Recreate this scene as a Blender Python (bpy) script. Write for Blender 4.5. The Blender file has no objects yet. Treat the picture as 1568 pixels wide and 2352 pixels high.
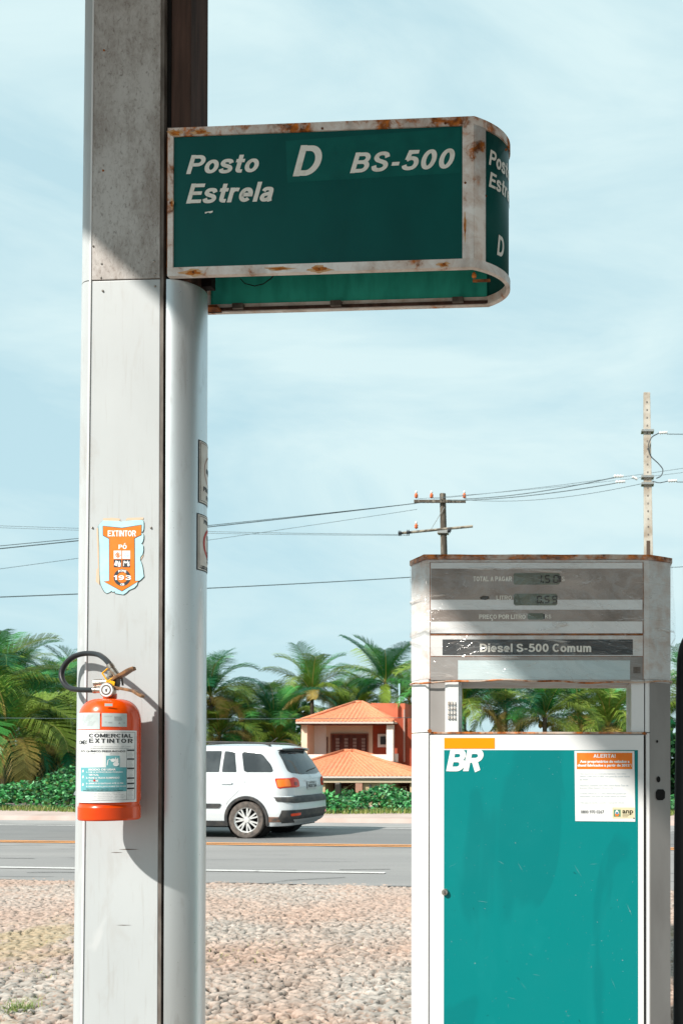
import bpy, bmesh, math, random
import numpy as np
from math import sin, cos, tan, pi, radians, sqrt, atan2
from mathutils import Vector
random.seed(7); rng = np.random.default_rng(7)
S = bpy.context.scene
C = S.collection

# ------------------------------------------------------------------ camera, sky, sun
FPX, PX0, PY0, CAMH, PITCH = 2290.0, 1350.0, 1712.0, 1.41, radians(0.5)
cam = bpy.data.cameras.new('camera'); camo = bpy.data.objects.new('camera', cam); C.objects.link(camo)
camo.location = (0, 0, CAMH); camo.rotation_euler = (pi/2 + PITCH, 0, 0)
cam.sensor_fit = 'VERTICAL'; cam.sensor_height = 36; cam.sensor_width = 24
cam.lens = 36 * FPX / 2352
cam.shift_x = (784 - PX0) / 2352; cam.shift_y = (PY0 - 1176) / 2352
cam.clip_start = .05; cam.clip_end = 3000
cam.dof.use_dof = True; cam.dof.focus_distance = 3.3; cam.dof.aperture_fstop = 14
S.camera = camo

SUN = Vector((.75, .85, -1.0)).normalized()
el = math.asin(-SUN.z); az = atan2(-SUN.x, -SUN.y)      # compass angle of the sun from +Y towards +X
w = bpy.data.worlds.new('World'); S.world = w; w.use_nodes = True
nt = w.node_tree; nt.nodes.clear()
def N(nt, t, **k):
    n = nt.nodes.new(t)
    for a, v in k.items():
        if a in n.inputs.keys(): n.inputs[a].default_value = v
        else: setattr(n, a, v)
    return n
out = N(nt, 'ShaderNodeOutputWorld'); bg = N(nt, 'ShaderNodeBackground', Strength=.11)
sky = N(nt, 'ShaderNodeTexSky', sky_type='NISHITA', sun_disc=False, sun_elevation=el, sun_rotation=az, dust_density=1.2, ozone_density=1.3)
tc = N(nt, 'ShaderNodeTexCoord'); mp = N(nt, 'ShaderNodeMapping')
mp.inputs['Scale'].default_value = (1.6, 1.6, 5.5); mp.inputs['Rotation'].default_value = (.1, .35, .3); mp.inputs['Location'].default_value = (3.1, 0, .4)
n1 = N(nt, 'ShaderNodeTexNoise', Scale=1.7, Detail=8, Roughness=.58, Distortion=.5)
cr = N(nt, 'ShaderNodeMapRange'); cr.inputs[1].default_value = .40; cr.inputs[2].default_value = .66; cr.inputs[3].default_value = .0; cr.inputs[4].default_value = 1.
mix = N(nt, 'ShaderNodeMixRGB')
mix.inputs[2].default_value = (5.05, 6.4, 6.6, 1)
mix0 = N(nt, 'ShaderNodeMixRGB'); mix0.inputs[0].default_value = .90; mix0.inputs[2].default_value = (3.95, 5.7, 6.2, 1)
L = nt.links.new
L(tc.outputs['Generated'], mp.inputs['Vector']); L(mp.outputs[0], n1.inputs['Vector']); L(n1.outputs['Fac'], cr.inputs[0])
L(cr.outputs[0], mix.inputs[0]); L(sky.outputs[0], mix0.inputs[1]); L(mix0.outputs[0], mix.inputs[1]); L(mix.outputs[0], bg.inputs[0]); L(bg.outputs[0], out.inputs[0])

sl = bpy.data.lights.new('sun', 'SUN'); sl.energy = 5.0; sl.angle = radians(1.0); sl.color = (1, .94, .86)
so = bpy.data.objects.new('sun', sl); C.objects.link(so); so.rotation_euler = SUN.to_track_quat('-Z', 'Y').to_euler(); so.location = (-5, -6, 9)
S.view_settings.view_transform = 'Standard'; S.view_settings.look = 'None'; S.view_settings.exposure = .37; S.view_settings.gamma = 1
S.render.engine = 'CYCLES'
S.cycles.transparent_max_bounces = 12

# ------------------------------------------------------------------ helpers
def ray(px, py):
    """photo position -> (X/Y, Z/Y) slopes of the sight line"""
    a = (px - PX0) / FPX; t = (PY0 - py) / FPX
    d = cos(PITCH) - t * sin(PITCH)
    return a / d, (t * cos(PITCH) + sin(PITCH)) / d
def at(px, py, Y):
    a, b = ray(px, py); return Vector((a * Y, Y, CAMH + b * Y))

class Frame:
    def __init__(s, ox, oy, deg):
        s.o = Vector((ox, oy)); a = radians(deg); s.a = a
        s.ux = Vector((cos(a), sin(a))); s.uy = Vector((-sin(a), cos(a)))
    def hit(s, px, py, ly):
        a, b = ray(px, py)
        t = (ly + s.o.dot(s.uy)) / (a * s.uy.x + s.uy.y)
        p = Vector((a * t, t)); return ((p - s.o).dot(s.ux), ly, CAMH + b * t)
    def root(s, name, z=0):
        return empty(name, (s.o.x, s.o.y, z), s.a)
def empty(name, loc, rz=0, parent=None):
    o = bpy.data.objects.new(name, None); C.objects.link(o); o.location = loc; o.rotation_euler = (0, 0, rz)
    o.empty_display_size = .2
    if parent: o.parent = parent
    return o
def tag(o, label=None, cat=None, group=None, kind=None):
    if label: o['label'] = label
    if cat: o['category'] = cat
    if group: o['group'] = group
    if kind: o['kind'] = kind
    return o

FONT = {}
def text_geo(s, bold=.0, shear=0, space=1.0):
    key = (s, bold, shear, space)
    if key in FONT: return FONT[key]
    c = bpy.data.curves.new('t', 'FONT'); c.body = s; c.resolution_u = 3; c.offset = bold; c.shear = shear; c.fill_mode = 'FRONT'; c.space_character = space
    o = bpy.data.objects.new('t', c); me = bpy.data.meshes.new_from_object(o)
    v = np.array([tuple(x.co)[:2] for x in me.vertices]).reshape(-1, 2); f = [tuple(p.vertices) for p in me.polygons]
    bpy.data.objects.remove(o); bpy.data.curves.remove(c); bpy.data.meshes.remove(me)
    if len(v): v = (v - v.min(0)) / (v.max(0) - v.min(0))
    FONT[key] = (v, f); return v, f

T_ = .20; h_T = T_/2
def _arc(cx, cy, rx, ry, a0, a1, n=12): return [(cx+rx*cos(radians(a0+(a1-a0)*i/n)), cy+ry*sin(radians(a0+(a1-a0)*i/n))) for i in range(n+1)]
def _spl(pts, n=6):
    P = [Vector(p) for p in pts]; P = [2*P[0]-P[1]]+P+[2*P[-1]-P[-2]]; o = []
    for i in range(1, len(P)-2):
        for k in range(n):
            t = k/n; a, b, c, d = P[i-1:i+3]; o.append(tuple(.5*((2*b)+(c-a)*t+(2*a-5*b+4*c-d)*t*t+(3*b-a-3*c+d)*t**3)))
    return o+[tuple(P[-2])]
A_, H_ = 1-h_T, h_T
_S = [(.585,.70),(.51,.85),(.35,A_),(.18,.86),(.11,.72),(.19,.585),(.36,.51),(.53,.43),(.60,.285),(.52,.15),(.34,H_),(.16,.15),(.09,.31)]
_9 = _arc(.32,.67,.215,.23,-20,340,22)
GLY = {'P':(.72,[[(H_,0),(H_,1)],[(H_,A_),(.40,A_)]+_arc(.40,.69,.22,.21,90,-90)+[(H_,.48)]]),
 'R':(.76,[[(H_,0),(H_,1)],[(H_,A_),(.42,A_)]+_arc(.42,.70,.22,.20,90,-90)+[(H_,.50)],[(.40,.48),(.64,0)]]),
 'B':(.74,[[(H_,0),(H_,1)],[(H_,A_),(.40,A_)]+_arc(.40,.71,.20,.19,90,-90)+[(H_,.52)],[(.38,.52),(.42,.52)]+_arc(.42,.31,.22,.21,90,-90)+[(H_,H_)]]),
 'D':(.76,[[(H_,0),(H_,1)],[(H_,A_),(.34,A_)]+_arc(.34,.5,.32,.4,90,-90,18)+[(H_,H_)]]),
 'E':(.68,[[(H_,0),(H_,1)],[(H_,A_),(.65,A_)],[(H_,.51),(.60,.51)],[(H_,H_),(.67,H_)]]),
 'L':(.64,[[(H_,1),(H_,H_),(.62,H_)]]),'I':(.24,[[(H_+.02,0),(H_+.02,1)]]),
 'T':(.64,[[(0,A_),(.62,A_)],[(.31,A_),(.31,0)]]),'O':(.80,[_arc(.39,.5,.29,.4,0,360,28)]),'G':(.80,[_arc(.39,.5,.29,.4,40,345,24)+[(.67,.46)],[(.42,.46),(.74,.46)]]),
 'C':(.76,[_arc(.39,.5,.29,.4,42,318,22)]),'X':(.74,[[(.10,0),(.62,1)],[(.62,0),(.10,1)]]),'N':(.76,[[(H_,0),(H_,1)],[(H_+.03,.93),(.60,.07)],[(.63,0),(.63,1)]]),
 'M':(.88,[[(H_,0),(H_,1)],[(H_+.04,.93),(.42,.12)],[(.42,.12),(.72,.93)],[(.75,0),(.75,1)]]),'A':(.74,[[(.09,0),(.36,.95)],[(.63,0),(.36,.95)],[(.2,.30),(.52,.30)]]),
 'S':(.70,[_spl(_S)]),'s':(.60,[_spl([(x*.84,y*.74) for x,y in _S])]),'o':(.64,[_arc(.31,.37,.215,.275,0,360,24)]),
 't':(.44,[[(.2,.95),(.2,.25)]+_arc(.32,.2,.12,.11,180,270,5)+[(.42,.09)],[(.02,.64),(.42,.64)]]),
 'r':(.44,[[(H_,0),(H_,.74)],_spl([(H_,.48),(.16,.60),(.28,.645),(.42,.63)])]),'e':(.62,[[(.10,.37),(.51,.37)]+_arc(.30,.37,.21,.275,8,318,22)]),
 'l':(.25,[[(H_+.02,0),(H_+.02,1)]]),'i':(.25,[[(H_+.02,0),(H_+.02,.74)],[(H_+.02,.86),(H_+.02,1)]]),
 'a':(.62,[_spl([(.10,.52),(.16,.62),(.29,.65),(.42,.61),(.455,.48)])+[(.455,.15),(.50,.0)],_spl([(.455,.41),(.30,.38),(.15,.33),(.10,.20),(.17,.10),(.28,.085),(.40,.14),(.455,.26)])]),
 'u':(.62,[[(H_,.74),(H_,.28)]+_arc(.27,.27,.17,.18,180,290,8)+[(.45,.22)],[(.47,.74),(.47,0)]]),
 'm':(.90,[[(H_,0),(H_,.74)],[(H_,.45)]+_arc(.26,.46,.155,.185,160,0,9)+[(.415,0)],[(.42,.45)]+_arc(.58,.46,.155,.185,160,0,9)+[(.735,0)]]),
 '-':(.42,[[(.04,.36),(.36,.36)]]),'5':(.66,[[(.57,A_),(.20,A_),(.15,.52)],_spl([(.13,.52),(.30,.60),(.50,.54),(.575,.34),(.50,.16),(.31,H_),(.14,.15),(.08,.27)])]),
 '0':(.66,[_arc(.32,.5,.215,.4,0,360,26)]),'1':(.50,[[(.33,0),(.33,1)],[(.10,.70),(.32,.88)]]),'9':(.66,[_9,_spl([(.53,.70),(.54,.5),(.47,.22),(.32,H_),(.18,.12),(.10,.22)])]),
 '3':(.66,[_spl([(.10,.74),(.17,.86),(.31,A_),(.48,.85),(.53,.71),(.45,.57),(.26,.53)]),_spl([(.26,.53),(.47,.47),(.56,.30),(.48,.14),(.31,H_),(.15,.14),(.08,.28)])]),
 '!':(.26,[[(H_+.02,.30),(H_+.02,1)],[(H_+.02,0),(H_+.02,.16)]]),' ':(.32,[])}
def stroke_geo(txt, shear=0, space=1.0):
    V = []; F = []; x0 = 0; lay = []
    for ch in txt:
        w_, st = GLY[ch]
        for q, pl in enumerate(st):
            P = [Vector(p) for p in pl]; P = P[:1]+[q_ for p_, q_ in zip(P, P[1:]) if (q_-p_).length > .012]; closed = (P[0]-P[-1]).length < 1e-3; n = len(P); b = len(V)
            for i, p in enumerate(P):
                d0 = (P[i]-P[i-1]).normalized() if i else ((P[-1]-P[-2]).normalized() if closed else None); d1 = (P[i+1]-P[i]).normalized() if i < n-1 else ((P[1]-P[0]).normalized() if closed else None)
                d0 = d0 or d1; d1 = d1 or d0; dd = (d0+d1).normalized(); nn = Vector((-dd.y, dd.x)); k = min(1.6, 1/max(.3, nn.dot(Vector((-d0.y, d0.x)))))
                wd = T_/2*(.86+.14*abs(nn.x))*k
                for sg_ in (1, -1): a = p+nn*wd*sg_; V.append((x0+a.x+shear*a.y, a.y)); lay.append(q)
            F += [(b+2*i, b+2*i+1, b+2*i+3, b+2*i+2) for i in range(n-1)]
        x0 += w_*space + (.06 if ch != ' ' else 0)
    V = np.array(V); V = (V-V.min(0))/(V.max(0)-V.min(0)); return V, F, lay
class MB:
    def stroke(s, m, t, x0, y0, x1, y1, off=0, shear=0, space=1.0, sk=0):
        v, f, lay = stroke_geo(t, shear, space)
        return s.add([m(x0+(x1-x0)*a, y1+(y0-y1)*b-sk*a, off+.00008*q) for (a, b), q in zip(v, lay)], f)
    def __init__(s): s.v = []; s.f = []; s.col = []
    def add(s, vs, fs):
        n = len(s.v); s.v += [tuple(p) for p in vs]; s.f += [tuple(i + n for i in f) for f in fs]; return s
    def box(s, x0, x1, y0, y1, z0, z1):
        v = [(x, y, z) for x in (x0, x1) for y in (y0, y1) for z in (z0, z1)]
        return s.add(v, [(0,1,3,2),(4,6,7,5),(0,4,5,1),(2,3,7,6),(0,2,6,4),(1,5,7,3)])
    def prism(s, pts, z0, z1):
        n = len(pts); v = [(x, y, z0) for x, y in pts] + [(x, y, z1) for x, y in pts]
        return s.add(v, [tuple(range(n))[::-1], tuple(range(n, 2*n))] + [(i, (i+1) % n, n + (i+1) % n, n + i) for i in range(n)])
    def quad(s, a, b, c, d): return s.add([a, b, c, d], [(0,1,2,3)])
    def tube(s, path, r, n=8, cap=True):
        P = [Vector(p) for p in path]; rs = r if hasattr(r, '__len__') else [r] * len(P)
        vs = []; up = Vector((0, 0, 1))
        d0 = (P[1] - P[0]).normalized()
        if abs(d0.z) > .95: up = Vector((1, 0, 0))
        a = d0.cross(up).normalized()
        for i, p in enumerate(P):
            d = (P[min(i+1, len(P)-1)] - P[max(i-1, 0)]).normalized()
            a = (a - d * a.dot(d)).normalized(); b = d.cross(a)
            vs += [p + (a * cos(2*pi*k/n) + b * sin(2*pi*k/n)) * rs[i] for k in range(n)]
        fs = [(i*n+k, i*n+(k+1) % n, (i+1)*n+(k+1) % n, (i+1)*n+k) for i in range(len(P)-1) for k in range(n)]
        if cap: fs += [tuple(range(n))[::-1], tuple(range((len(P)-1)*n, len(P)*n))]
        return s.add(vs, fs)
    def lathe(s, prof, n=40, o=(0,0,0), axis='z', a0=0, a1=2*pi, cap=True):
        full = abs(a1 - a0 - 2*pi) < 1e-6; m = n if full else n + 1
        vs = []
        for r, h in prof:
            for k in range(m):
                t = a0 + (a1 - a0) * k / n; x, y = r*cos(t), r*sin(t)
                p = (x, y, h) if axis == 'z' else ((x, h, y) if axis == 'y' else (h, x, y))
                vs.append((p[0]+o[0], p[1]+o[1], p[2]+o[2]))
        fs = [(i*m+k, i*m+(k+1) % m, (i+1)*m+(k+1) % m, (i+1)*m+k) for i in range(len(prof)-1) for k in range(n)]
        if cap and full:
            if prof[0][0] > 1e-4: fs.append(tuple(range(m))[::-1])
            if prof[-1][0] > 1e-4: fs.append(tuple(range((len(prof)-1)*m, len(prof)*m)))
        return s.add(vs, fs)
    # --- flat artwork drawn in picture coordinates (x right, y down) and laid on a surface by the map m(x, y, lift)
    def rect(s, m, x0, y0, x1, y1, off=0, nx=1, ny=1):
        v = [m(x0 + (x1-x0)*i/nx, y0 + (y1-y0)*j/ny, off) for j in range(ny+1) for i in range(nx+1)]
        return s.add(v, [(j*(nx+1)+i, (j+1)*(nx+1)+i, (j+1)*(nx+1)+i+1, j*(nx+1)+i+1) for j in range(ny) for i in range(nx)])
    def poly(s, m, pts, off=0): return s.add([m(x, y, off) for x, y in pts], [tuple(range(len(pts)))[::-1]])
    def disc(s, m, cx, cy, rx, ry=None, off=0, n=28):
        ry = ry or rx; return s.poly(m, [(cx + rx*cos(2*pi*k/n), cy + ry*sin(2*pi*k/n)) for k in range(n)], off)
    def ring(s, m, cx, cy, r0, r1, off=0, n=36, asp=1.0):
        v = [m(cx + r*cos(2*pi*k/n)*asp, cy + r*sin(2*pi*k/n), off) for r in (r0, r1) for k in range(n)]
        return s.add(v, [(k, (k+1) % n, n+(k+1) % n, n+k) for k in range(n)])
    def text(s, m, t, x0, y0, x1, y1, off=0, bold=.0, shear=0, space=1.0, sk=0):
        v, f = text_geo(t, bold, shear, space)
        # sk: rise of the line towards the right, in picture units
        return s.add([m(x0 + (x1-x0)*a, y1 + (y0-y1)*b - sk*a, off) for a, b in v], f)
    def build(s, name, mat, parent=None, smooth=False, bevel=0, label=None, solid=0, auto=None):
        me = bpy.data.meshes.new(name); me.from_pydata(s.v, [], s.f); me.update()
        if bevel:
            bm = bmesh.new(); bm.from_mesh(me); bmesh.ops.recalc_face_normals(bm, faces=bm.faces)
            es = [e for e in bm.edges if len(e.link_faces) == 2 and e.calc_face_angle() > .5]
            bmesh.ops.bevel(bm, geom=es, offset=bevel, segments=2, affect='EDGES', profile=.7, clamp_overlap=True); bm.to_mesh(me); bm.free()
        if smooth or auto:
            me.polygons.foreach_set('use_smooth', [True] * len(me.polygons))
            if auto: me.set_sharp_from_angle(angle=radians(auto))
        o = bpy.data.objects.new(name, me); C.objects.link(o)
        if mat: me.materials.append(mat)
        if parent: o.parent = parent
        if label: o['label'] = label
        if solid:
            md = o.modifiers.new('s', 'SOLIDIFY'); md.thickness = solid; md.offset = 0
        return o

def mesh_np(name, v, f, mat, parent=None, smooth=False, attr=None):
    me = bpy.data.meshes.new(name); v = np.asarray(v, np.float32); f = np.asarray(f, np.int32)
    me.vertices.add(len(v)); me.vertices.foreach_set('co', v.ravel())
    k = f.shape[1]; me.loops.add(f.size); me.loops.foreach_set('vertex_index', f.ravel())
    me.polygons.add(len(f)); me.polygons.foreach_set('loop_start', np.arange(0, f.size, k, dtype=np.int32))
    if smooth: me.polygons.foreach_set('use_smooth', np.ones(len(f), bool))
    if attr is not None:
        a = me.color_attributes.new('tint', 'FLOAT_COLOR', 'POINT'); c = np.ones((len(v), 4), np.float32); c[:, :3] = attr; a.data.foreach_set('color', c.ravel())
    me.update(); me.validate()
    if mat: me.materials.append(mat)
    o = bpy.data.objects.new(name, me); C.objects.link(o)
    if parent: o.parent = parent
    return o

# ------------------------------------------------------------------ materials
def new_mat(name):
    m = bpy.data.materials.new(name); m.use_nodes = True; m.node_tree.nodes.clear()
    nt = m.node_tree; o = nt.nodes.new('ShaderNodeOutputMaterial'); b = nt.nodes.new('ShaderNodeBsdfPrincipled')
    nt.links.new(b.outputs[0], o.inputs[0]); return m, nt, b
def rgb(c): return (c[0], c[1], c[2], 1)
def noise(nt, scale, detail=4, rough=.55, stretch=(1,1,1), dist=0, coord='Object'):
    tc = nt.nodes.new('ShaderNodeTexCoord'); mp = nt.nodes.new('ShaderNodeMapping'); mp.inputs['Scale'].default_value = stretch
    n = nt.nodes.new('ShaderNodeTexNoise'); n.inputs['Scale'].default_value = scale; n.inputs['Detail'].default_value = detail
    n.inputs['Roughness'].default_value = rough; n.inputs['Distortion'].default_value = dist
    nt.links.new(tc.outputs[coord], mp.inputs[0]); nt.links.new(mp.outputs[0], n.inputs['Vector']); return n.outputs['Fac']
def ramp(nt, fac, lo, hi, a=0., b=1.):
    r = nt.nodes.new('ShaderNodeMapRange'); r.inputs[1].default_value = lo; r.inputs[2].default_value = hi; r.inputs[3].default_value = a; r.inputs[4].default_value = b
    nt.links.new(fac, r.inputs[0]); return r.outputs[0]
def mixc(nt, fac, c1, c2, mode='MIX'):
    m = nt.nodes.new('ShaderNodeMixRGB'); m.blend_type = mode
    for i, v in ((0, fac), (1, c1), (2, c2)):
        if isinstance(v, (float, int)): m.inputs[i].default_value = v
        elif isinstance(v, tuple): m.inputs[i].default_value = rgb(v)
        else: nt.links.new(v, m.inputs[i])
    return m.outputs[0]
def mth(nt, op, a, b=0.):
    m = nt.nodes.new('ShaderNodeMath'); m.operation = op; m.use_clamp = op in ('ADD', 'SUBTRACT')
    for i, v in ((0, a), (1, b)):
        if isinstance(v, (float, int)): m.inputs[i].default_value = v
        else: nt.links.new(v, m.inputs[i])
    return m.outputs[0]
def bumpn(nt, b, h, strength=.2, dist=.01):
    bp = nt.nodes.new('ShaderNodeBump'); bp.inputs['Strength'].default_value = strength; bp.inputs['Distance'].default_value = dist
    nt.links.new(h, bp.inputs['Height']); nt.links.new(bp.outputs[0], b.inputs['Normal'])
def sep(nt):
    tc = nt.nodes.new('ShaderNodeTexCoord'); s = nt.nodes.new('ShaderNodeSeparateXYZ'); nt.links.new(tc.outputs['Object'], s.inputs[0]); return s.outputs
def mat(name, c, rough=.5, metal=0, c2=None, scale=6, lo=.4, hi=.65, stretch=(1,1,1), bump=0, bscale=None, bdist=.004, detail=4, spec=.22, coat=0, dist=0):
    m, nt, b = new_mat(name); b.inputs['Roughness'].default_value = rough; b.inputs['Metallic'].default_value = metal
    b.inputs['Specular IOR Level'].default_value = spec; b.inputs['Coat Weight'].default_value = coat
    if c2: nt.links.new(mixc(nt, ramp(nt, noise(nt, scale, detail, stretch=stretch, dist=dist), lo, hi), c, c2), b.inputs['Base Color'])
    else: b.inputs['Base Color'].default_value = rgb(c)
    if bump: bumpn(nt, b, noise(nt, bscale or scale*3, 4, stretch=stretch), bump, bdist)
    return m
M = {}
def tint_mat(name, rough=.6, trans=0., spec=.3, nscale=None):
    m, nt, b = new_mat(name); a = nt.nodes.new('ShaderNodeVertexColor'); a.layer_name = 'tint'
    col = a.outputs[0]
    if nscale: col = mixc(nt, ramp(nt, noise(nt, nscale, 3), .3, .7, .0, .45), col, (.02, .02, .015))
    nt.links.new(col, b.inputs['Base Color']); b.inputs['Roughness'].default_value = rough; b.inputs['Specular IOR Level'].default_value = spec
    if trans:
        t = nt.nodes.new('ShaderNodeBsdfTranslucent'); nt.links.new(col, t.inputs[0]); mx = nt.nodes.new('ShaderNodeMixShader'); mx.inputs[0].default_value = trans
        o = [n for n in nt.nodes if n.type == 'OUTPUT_MATERIAL'][0]
        nt.links.new(b.outputs[0], mx.inputs[1]); nt.links.new(t.outputs[0], mx.inputs[2]); nt.links.new(mx.outputs[0], o.inputs[0])
    return m

def rusty(name, paint=(.72,.70,.67), amount=.5, zref=None, top=0., grime=.5):
    """white paint with rust blooms, brown grime and bare streaks; rust, with shade put into the colour, grows towards the heights in zref"""
    m, nt, b = new_mat(name); b.inputs['Specular IOR Level'].default_value = .25
    n = noise(nt, 17, 9, .66, (1,1,1.0), .4); n2 = noise(nt, 3.2, 3, .5)
    f = mth(nt, 'ADD', mth(nt, 'MULTIPLY', n, .62), mth(nt, 'MULTIPLY', n2, .38))
    if zref:
        z = sep(nt)[2]; g = ramp(nt, z, zref[0], zref[1], 0., top); f = mth(nt, 'ADD', f, g)
    rust = ramp(nt, f, .60 - .2*amount, .66 - .16*amount)
    stain = ramp(nt, f, .46 - .2*amount, .64 - .16*amount, 0., .62)
    rc = mixc(nt, ramp(nt, noise(nt, 45, 5), .35, .65), (.13,.038,.012), (.68,.20,.03))
    c = mixc(nt, stain, paint, (.46,.25,.14)); c = mixc(nt, rust, c, rc)
    c = mixc(nt, ramp(nt, noise(nt, 9, 5, .6, (1,1,.35)), .52, .75, 0., grime), c, (.19,.15,.125))
    nt.links.new(c, b.inputs['Base Color'])
    nt.links.new(ramp(nt, rust, 0, 1, .5, .9), b.inputs['Roughness']); bumpn(nt, b, f, .35, .004); return m

# column paint: pale enamelled steel, and the grimy upper sheet
def panel_mat(name, grime):
    m, nt, b = new_mat(name)
    base = mixc(nt, ramp(nt, noise(nt, 2.3, 5, .5, (1,1,.6)), .35, .7), (.50,.53,.54), (.43,.455,.465))
    x, y, z = sep(nt)
    if grime:
        base = mixc(nt, .6, base, (.56,.51,.475))
        fine = noise(nt, 95, 8, .72, (1.15,1,.62), .8); big = noise(nt, 4.5, 6, .6, (1.1,1,.6), .3); mid = noise(nt, 16, 7, .66, (1.5,1,.5))
        f = mth(nt, 'ADD', mth(nt, 'MULTIPLY', fine, .36), mth(nt, 'ADD', mth(nt, 'MULTIPLY', big, .42), mth(nt, 'MULTIPLY', mid, .22)))
        base = mixc(nt, ramp(nt, f, .44, .60, 0., .72), base, (.17,.13,.105))
        base = mixc(nt, ramp(nt, big, .40, .66, .0, .5), base, (.25,.205,.175))
        base = mixc(nt, ramp(nt, fine, .57, .63, 0., .35), base, (.085,.065,.055))
    else:
        base = mixc(nt, ramp(nt, noise(nt, 8, 7, .62, (1.2,1,.5), .6), .55, .72, 0., .28), base, (.33,.29,.25))
        base = mixc(nt, ramp(nt, noise(nt, 30, 6, .6, (2.5,1,.16)), .56, .78, 0., .40), base, (.30,.27,.24))
        base = mixc(nt, ramp(nt, noise(nt, 7, 3, .5, (1,1,.5), 1.2), .66, .72, 0., .22), base, (.72,.72,.72))
    nt.links.new(base, b.inputs['Base Color']); b.inputs['Roughness'].default_value = .42; b.inputs['Specular IOR Level'].default_value = .25
    bumpn(nt, b, noise(nt, 5, 4, .5, (1,1,.5)), .12, .006); return m
M['panel'] = panel_mat('panel_paint', False); M['panel_up'] = panel_mat('grimy_panel_paint', True)
def clad_mat():
    m, nt, b = new_mat('cladding_aluminium')
    base = mixc(nt, ramp(nt, noise(nt, 3, 5, .5, (1,1,.25)), .35, .7), (.66,.69,.70), (.56,.595,.61))
    base = mixc(nt, ramp(nt, noise(nt, 22, 7, .65, (1,1,.22), .5), .54, .76, 0., .4), base, (.26,.23,.21))
    base = mixc(nt, ramp(nt, noise(nt, 160, 2, .5), .74, .78, 0., .8), base, (.06,.05,.045))
    nt.links.new(base, b.inputs['Base Color']); b.inputs['Roughness'].default_value = .40; b.inputs['Metallic'].default_value = .78
    bumpn(nt, b, noise(nt, 4, 3, .5, (1,1,.3)), .1, .004); return m
M['clad'] = clad_mat()
M['brown'] = mat('sooty_brown_paint', (.105,.062,.050), .75, spec=.08, c2=(.055,.036,.030), scale=14, stretch=(2,2,.16), bump=.2)
M['black'] = mat('black_gap', (.012,.011,.011), .8)
M['edge'] = mat('weathered_edge', (.22,.195,.175), .6, c2=(.09,.075,.065), scale=30, stretch=(1,1,.3), lo=.35)
M['steel'] = mat('dull_steel', (.5,.49,.47), .35, .8, c2=(.3,.26,.22), scale=40)
M['rust'] = mat('rusted_steel', (.33,.11,.03), .85, c2=(.10,.035,.015), scale=30, bump=.4)
M['frame'] = rusty('rusty_white_frame', paint=(.90,.88,.86), amount=.12, zref=(2.95, 3.33), top=.085)  # browner top holds real rust plus shade painted above the bright lower rail
M['sign'] = mat('sign_green', (.0012,.098,.088), .45, spec=.18, c2=(.0008,.070,.066), scale=5, lo=.3, hi=.75, stretch=(1,1,.5), detail=7)
M['sign_patch'] = mat('sign_green_patch', (.004,.125,.108), .45, spec=.18, c2=(.002,.092,.082), scale=16, lo=.35, hi=.75, detail=7)
M['sign_back'] = mat('backlit_sign_green', (.06,.66,.54), .5, c2=(.03,.42,.34), scale=18, lo=.4, hi=.7, stretch=(1,1,.25), detail=7)  # lighter green puts light through the translucent back into the colour
M['letter'] = mat('aged_white_letters', (.86,.84,.78), .5, c2=(.70,.66,.58), scale=40, lo=.5, hi=.8)
M['white'] = mat('white_enamel', (.77,.78,.785), .3, c2=(.71,.725,.735), scale=3, coat=.2)
M['grey_paint'] = mat('grey_enamel', (.36,.345,.335), .5, c2=(.27,.255,.245), scale=4, stretch=(1,1,.4), detail=6)
M['orange_red'] = mat('extinguisher_red', (.80,.080,.0005), .26, c2=(.68,.052,.0005), scale=4, coat=.35, spec=.3)
M['rubber'] = mat('black_rubber', (.022,.024,.026), .38, bump=.15, scale=60)
M['brass'] = mat('worn_nickel', (.62,.55,.48), .28, .9, c2=(.38,.30,.24), scale=60)
M['bronze'] = mat('painted_brown_lever', (.30,.15,.07), .45, .3, c2=(.12,.07,.045), scale=60)
M['yellow'] = mat('yellow_plastic', (.85,.42,.01), .4)
M['label'] = mat('white_label', (.80,.81,.81), .32, c2=(.74,.755,.76), scale=14)
M['label_g'] = mat('silver_label', (.60,.66,.66), .3, c2=(.50,.57,.57), scale=20)
M['ink'] = mat('dark_ink', (.045,.05,.055), .5)
M['ink_soft'] = mat('faded_ink', (.36,.38,.385), .5)
M['ink_pale'] = mat('pale_print', (.42,.50,.53), .5)
M['teal_print'] = mat('teal_print', (.13,.40,.44), .45, c2=(.20,.47,.50), scale=20)
M['print_white'] = mat('white_print', (.85,.86,.86), .45)
M['st_blue'] = mat('pale_blue_vinyl', (.42,.68,.74), .4, c2=(.50,.74,.78), scale=20)
M['st_orange'] = mat('orange_vinyl', (.86,.19,.015), .4, c2=(.80,.22,.03), scale=30)
M['tan'] = mat('tan_adhesive', (.66,.50,.36), .7)
M['red_ink'] = mat('red_ink', (.50,.045,.035), .5)
M['pump_green'] = None
def pump_green():
    m, nt, b = new_mat('pump_green')
    s = ramp(nt, noise(nt, 3.0, 6, .55, (1.5,1,.6), 1.2), .5, .72, 0., .32)
    b.inputs['Specular IOR Level'].default_value = .18
    c = mixc(nt, s, (.0,.205,.208), (.010,.26,.262))
    c = mixc(nt, ramp(nt, noise(nt, 1.6, 3, .5, (2.6,1,.9), .6), .53, .57, 0., .55), c, (.0,.165,.172))  # large darker shapes are reflections painted into the green
    c = mixc(nt, ramp(nt, noise(nt, 260, 1, .5), .80, .82, 0., .6), c, (.7,.8,.8))
    nt.links.new(c, b.inputs['Base Color']); nt.links.new(ramp(nt, noise(nt, 4, 5), .3, .7, .28, .5), b.inputs['Roughness']); return m
M['pump_green'] = pump_green()
M['amber'] = mat('amber_vinyl', (.86,.30,.0), .4)
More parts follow.
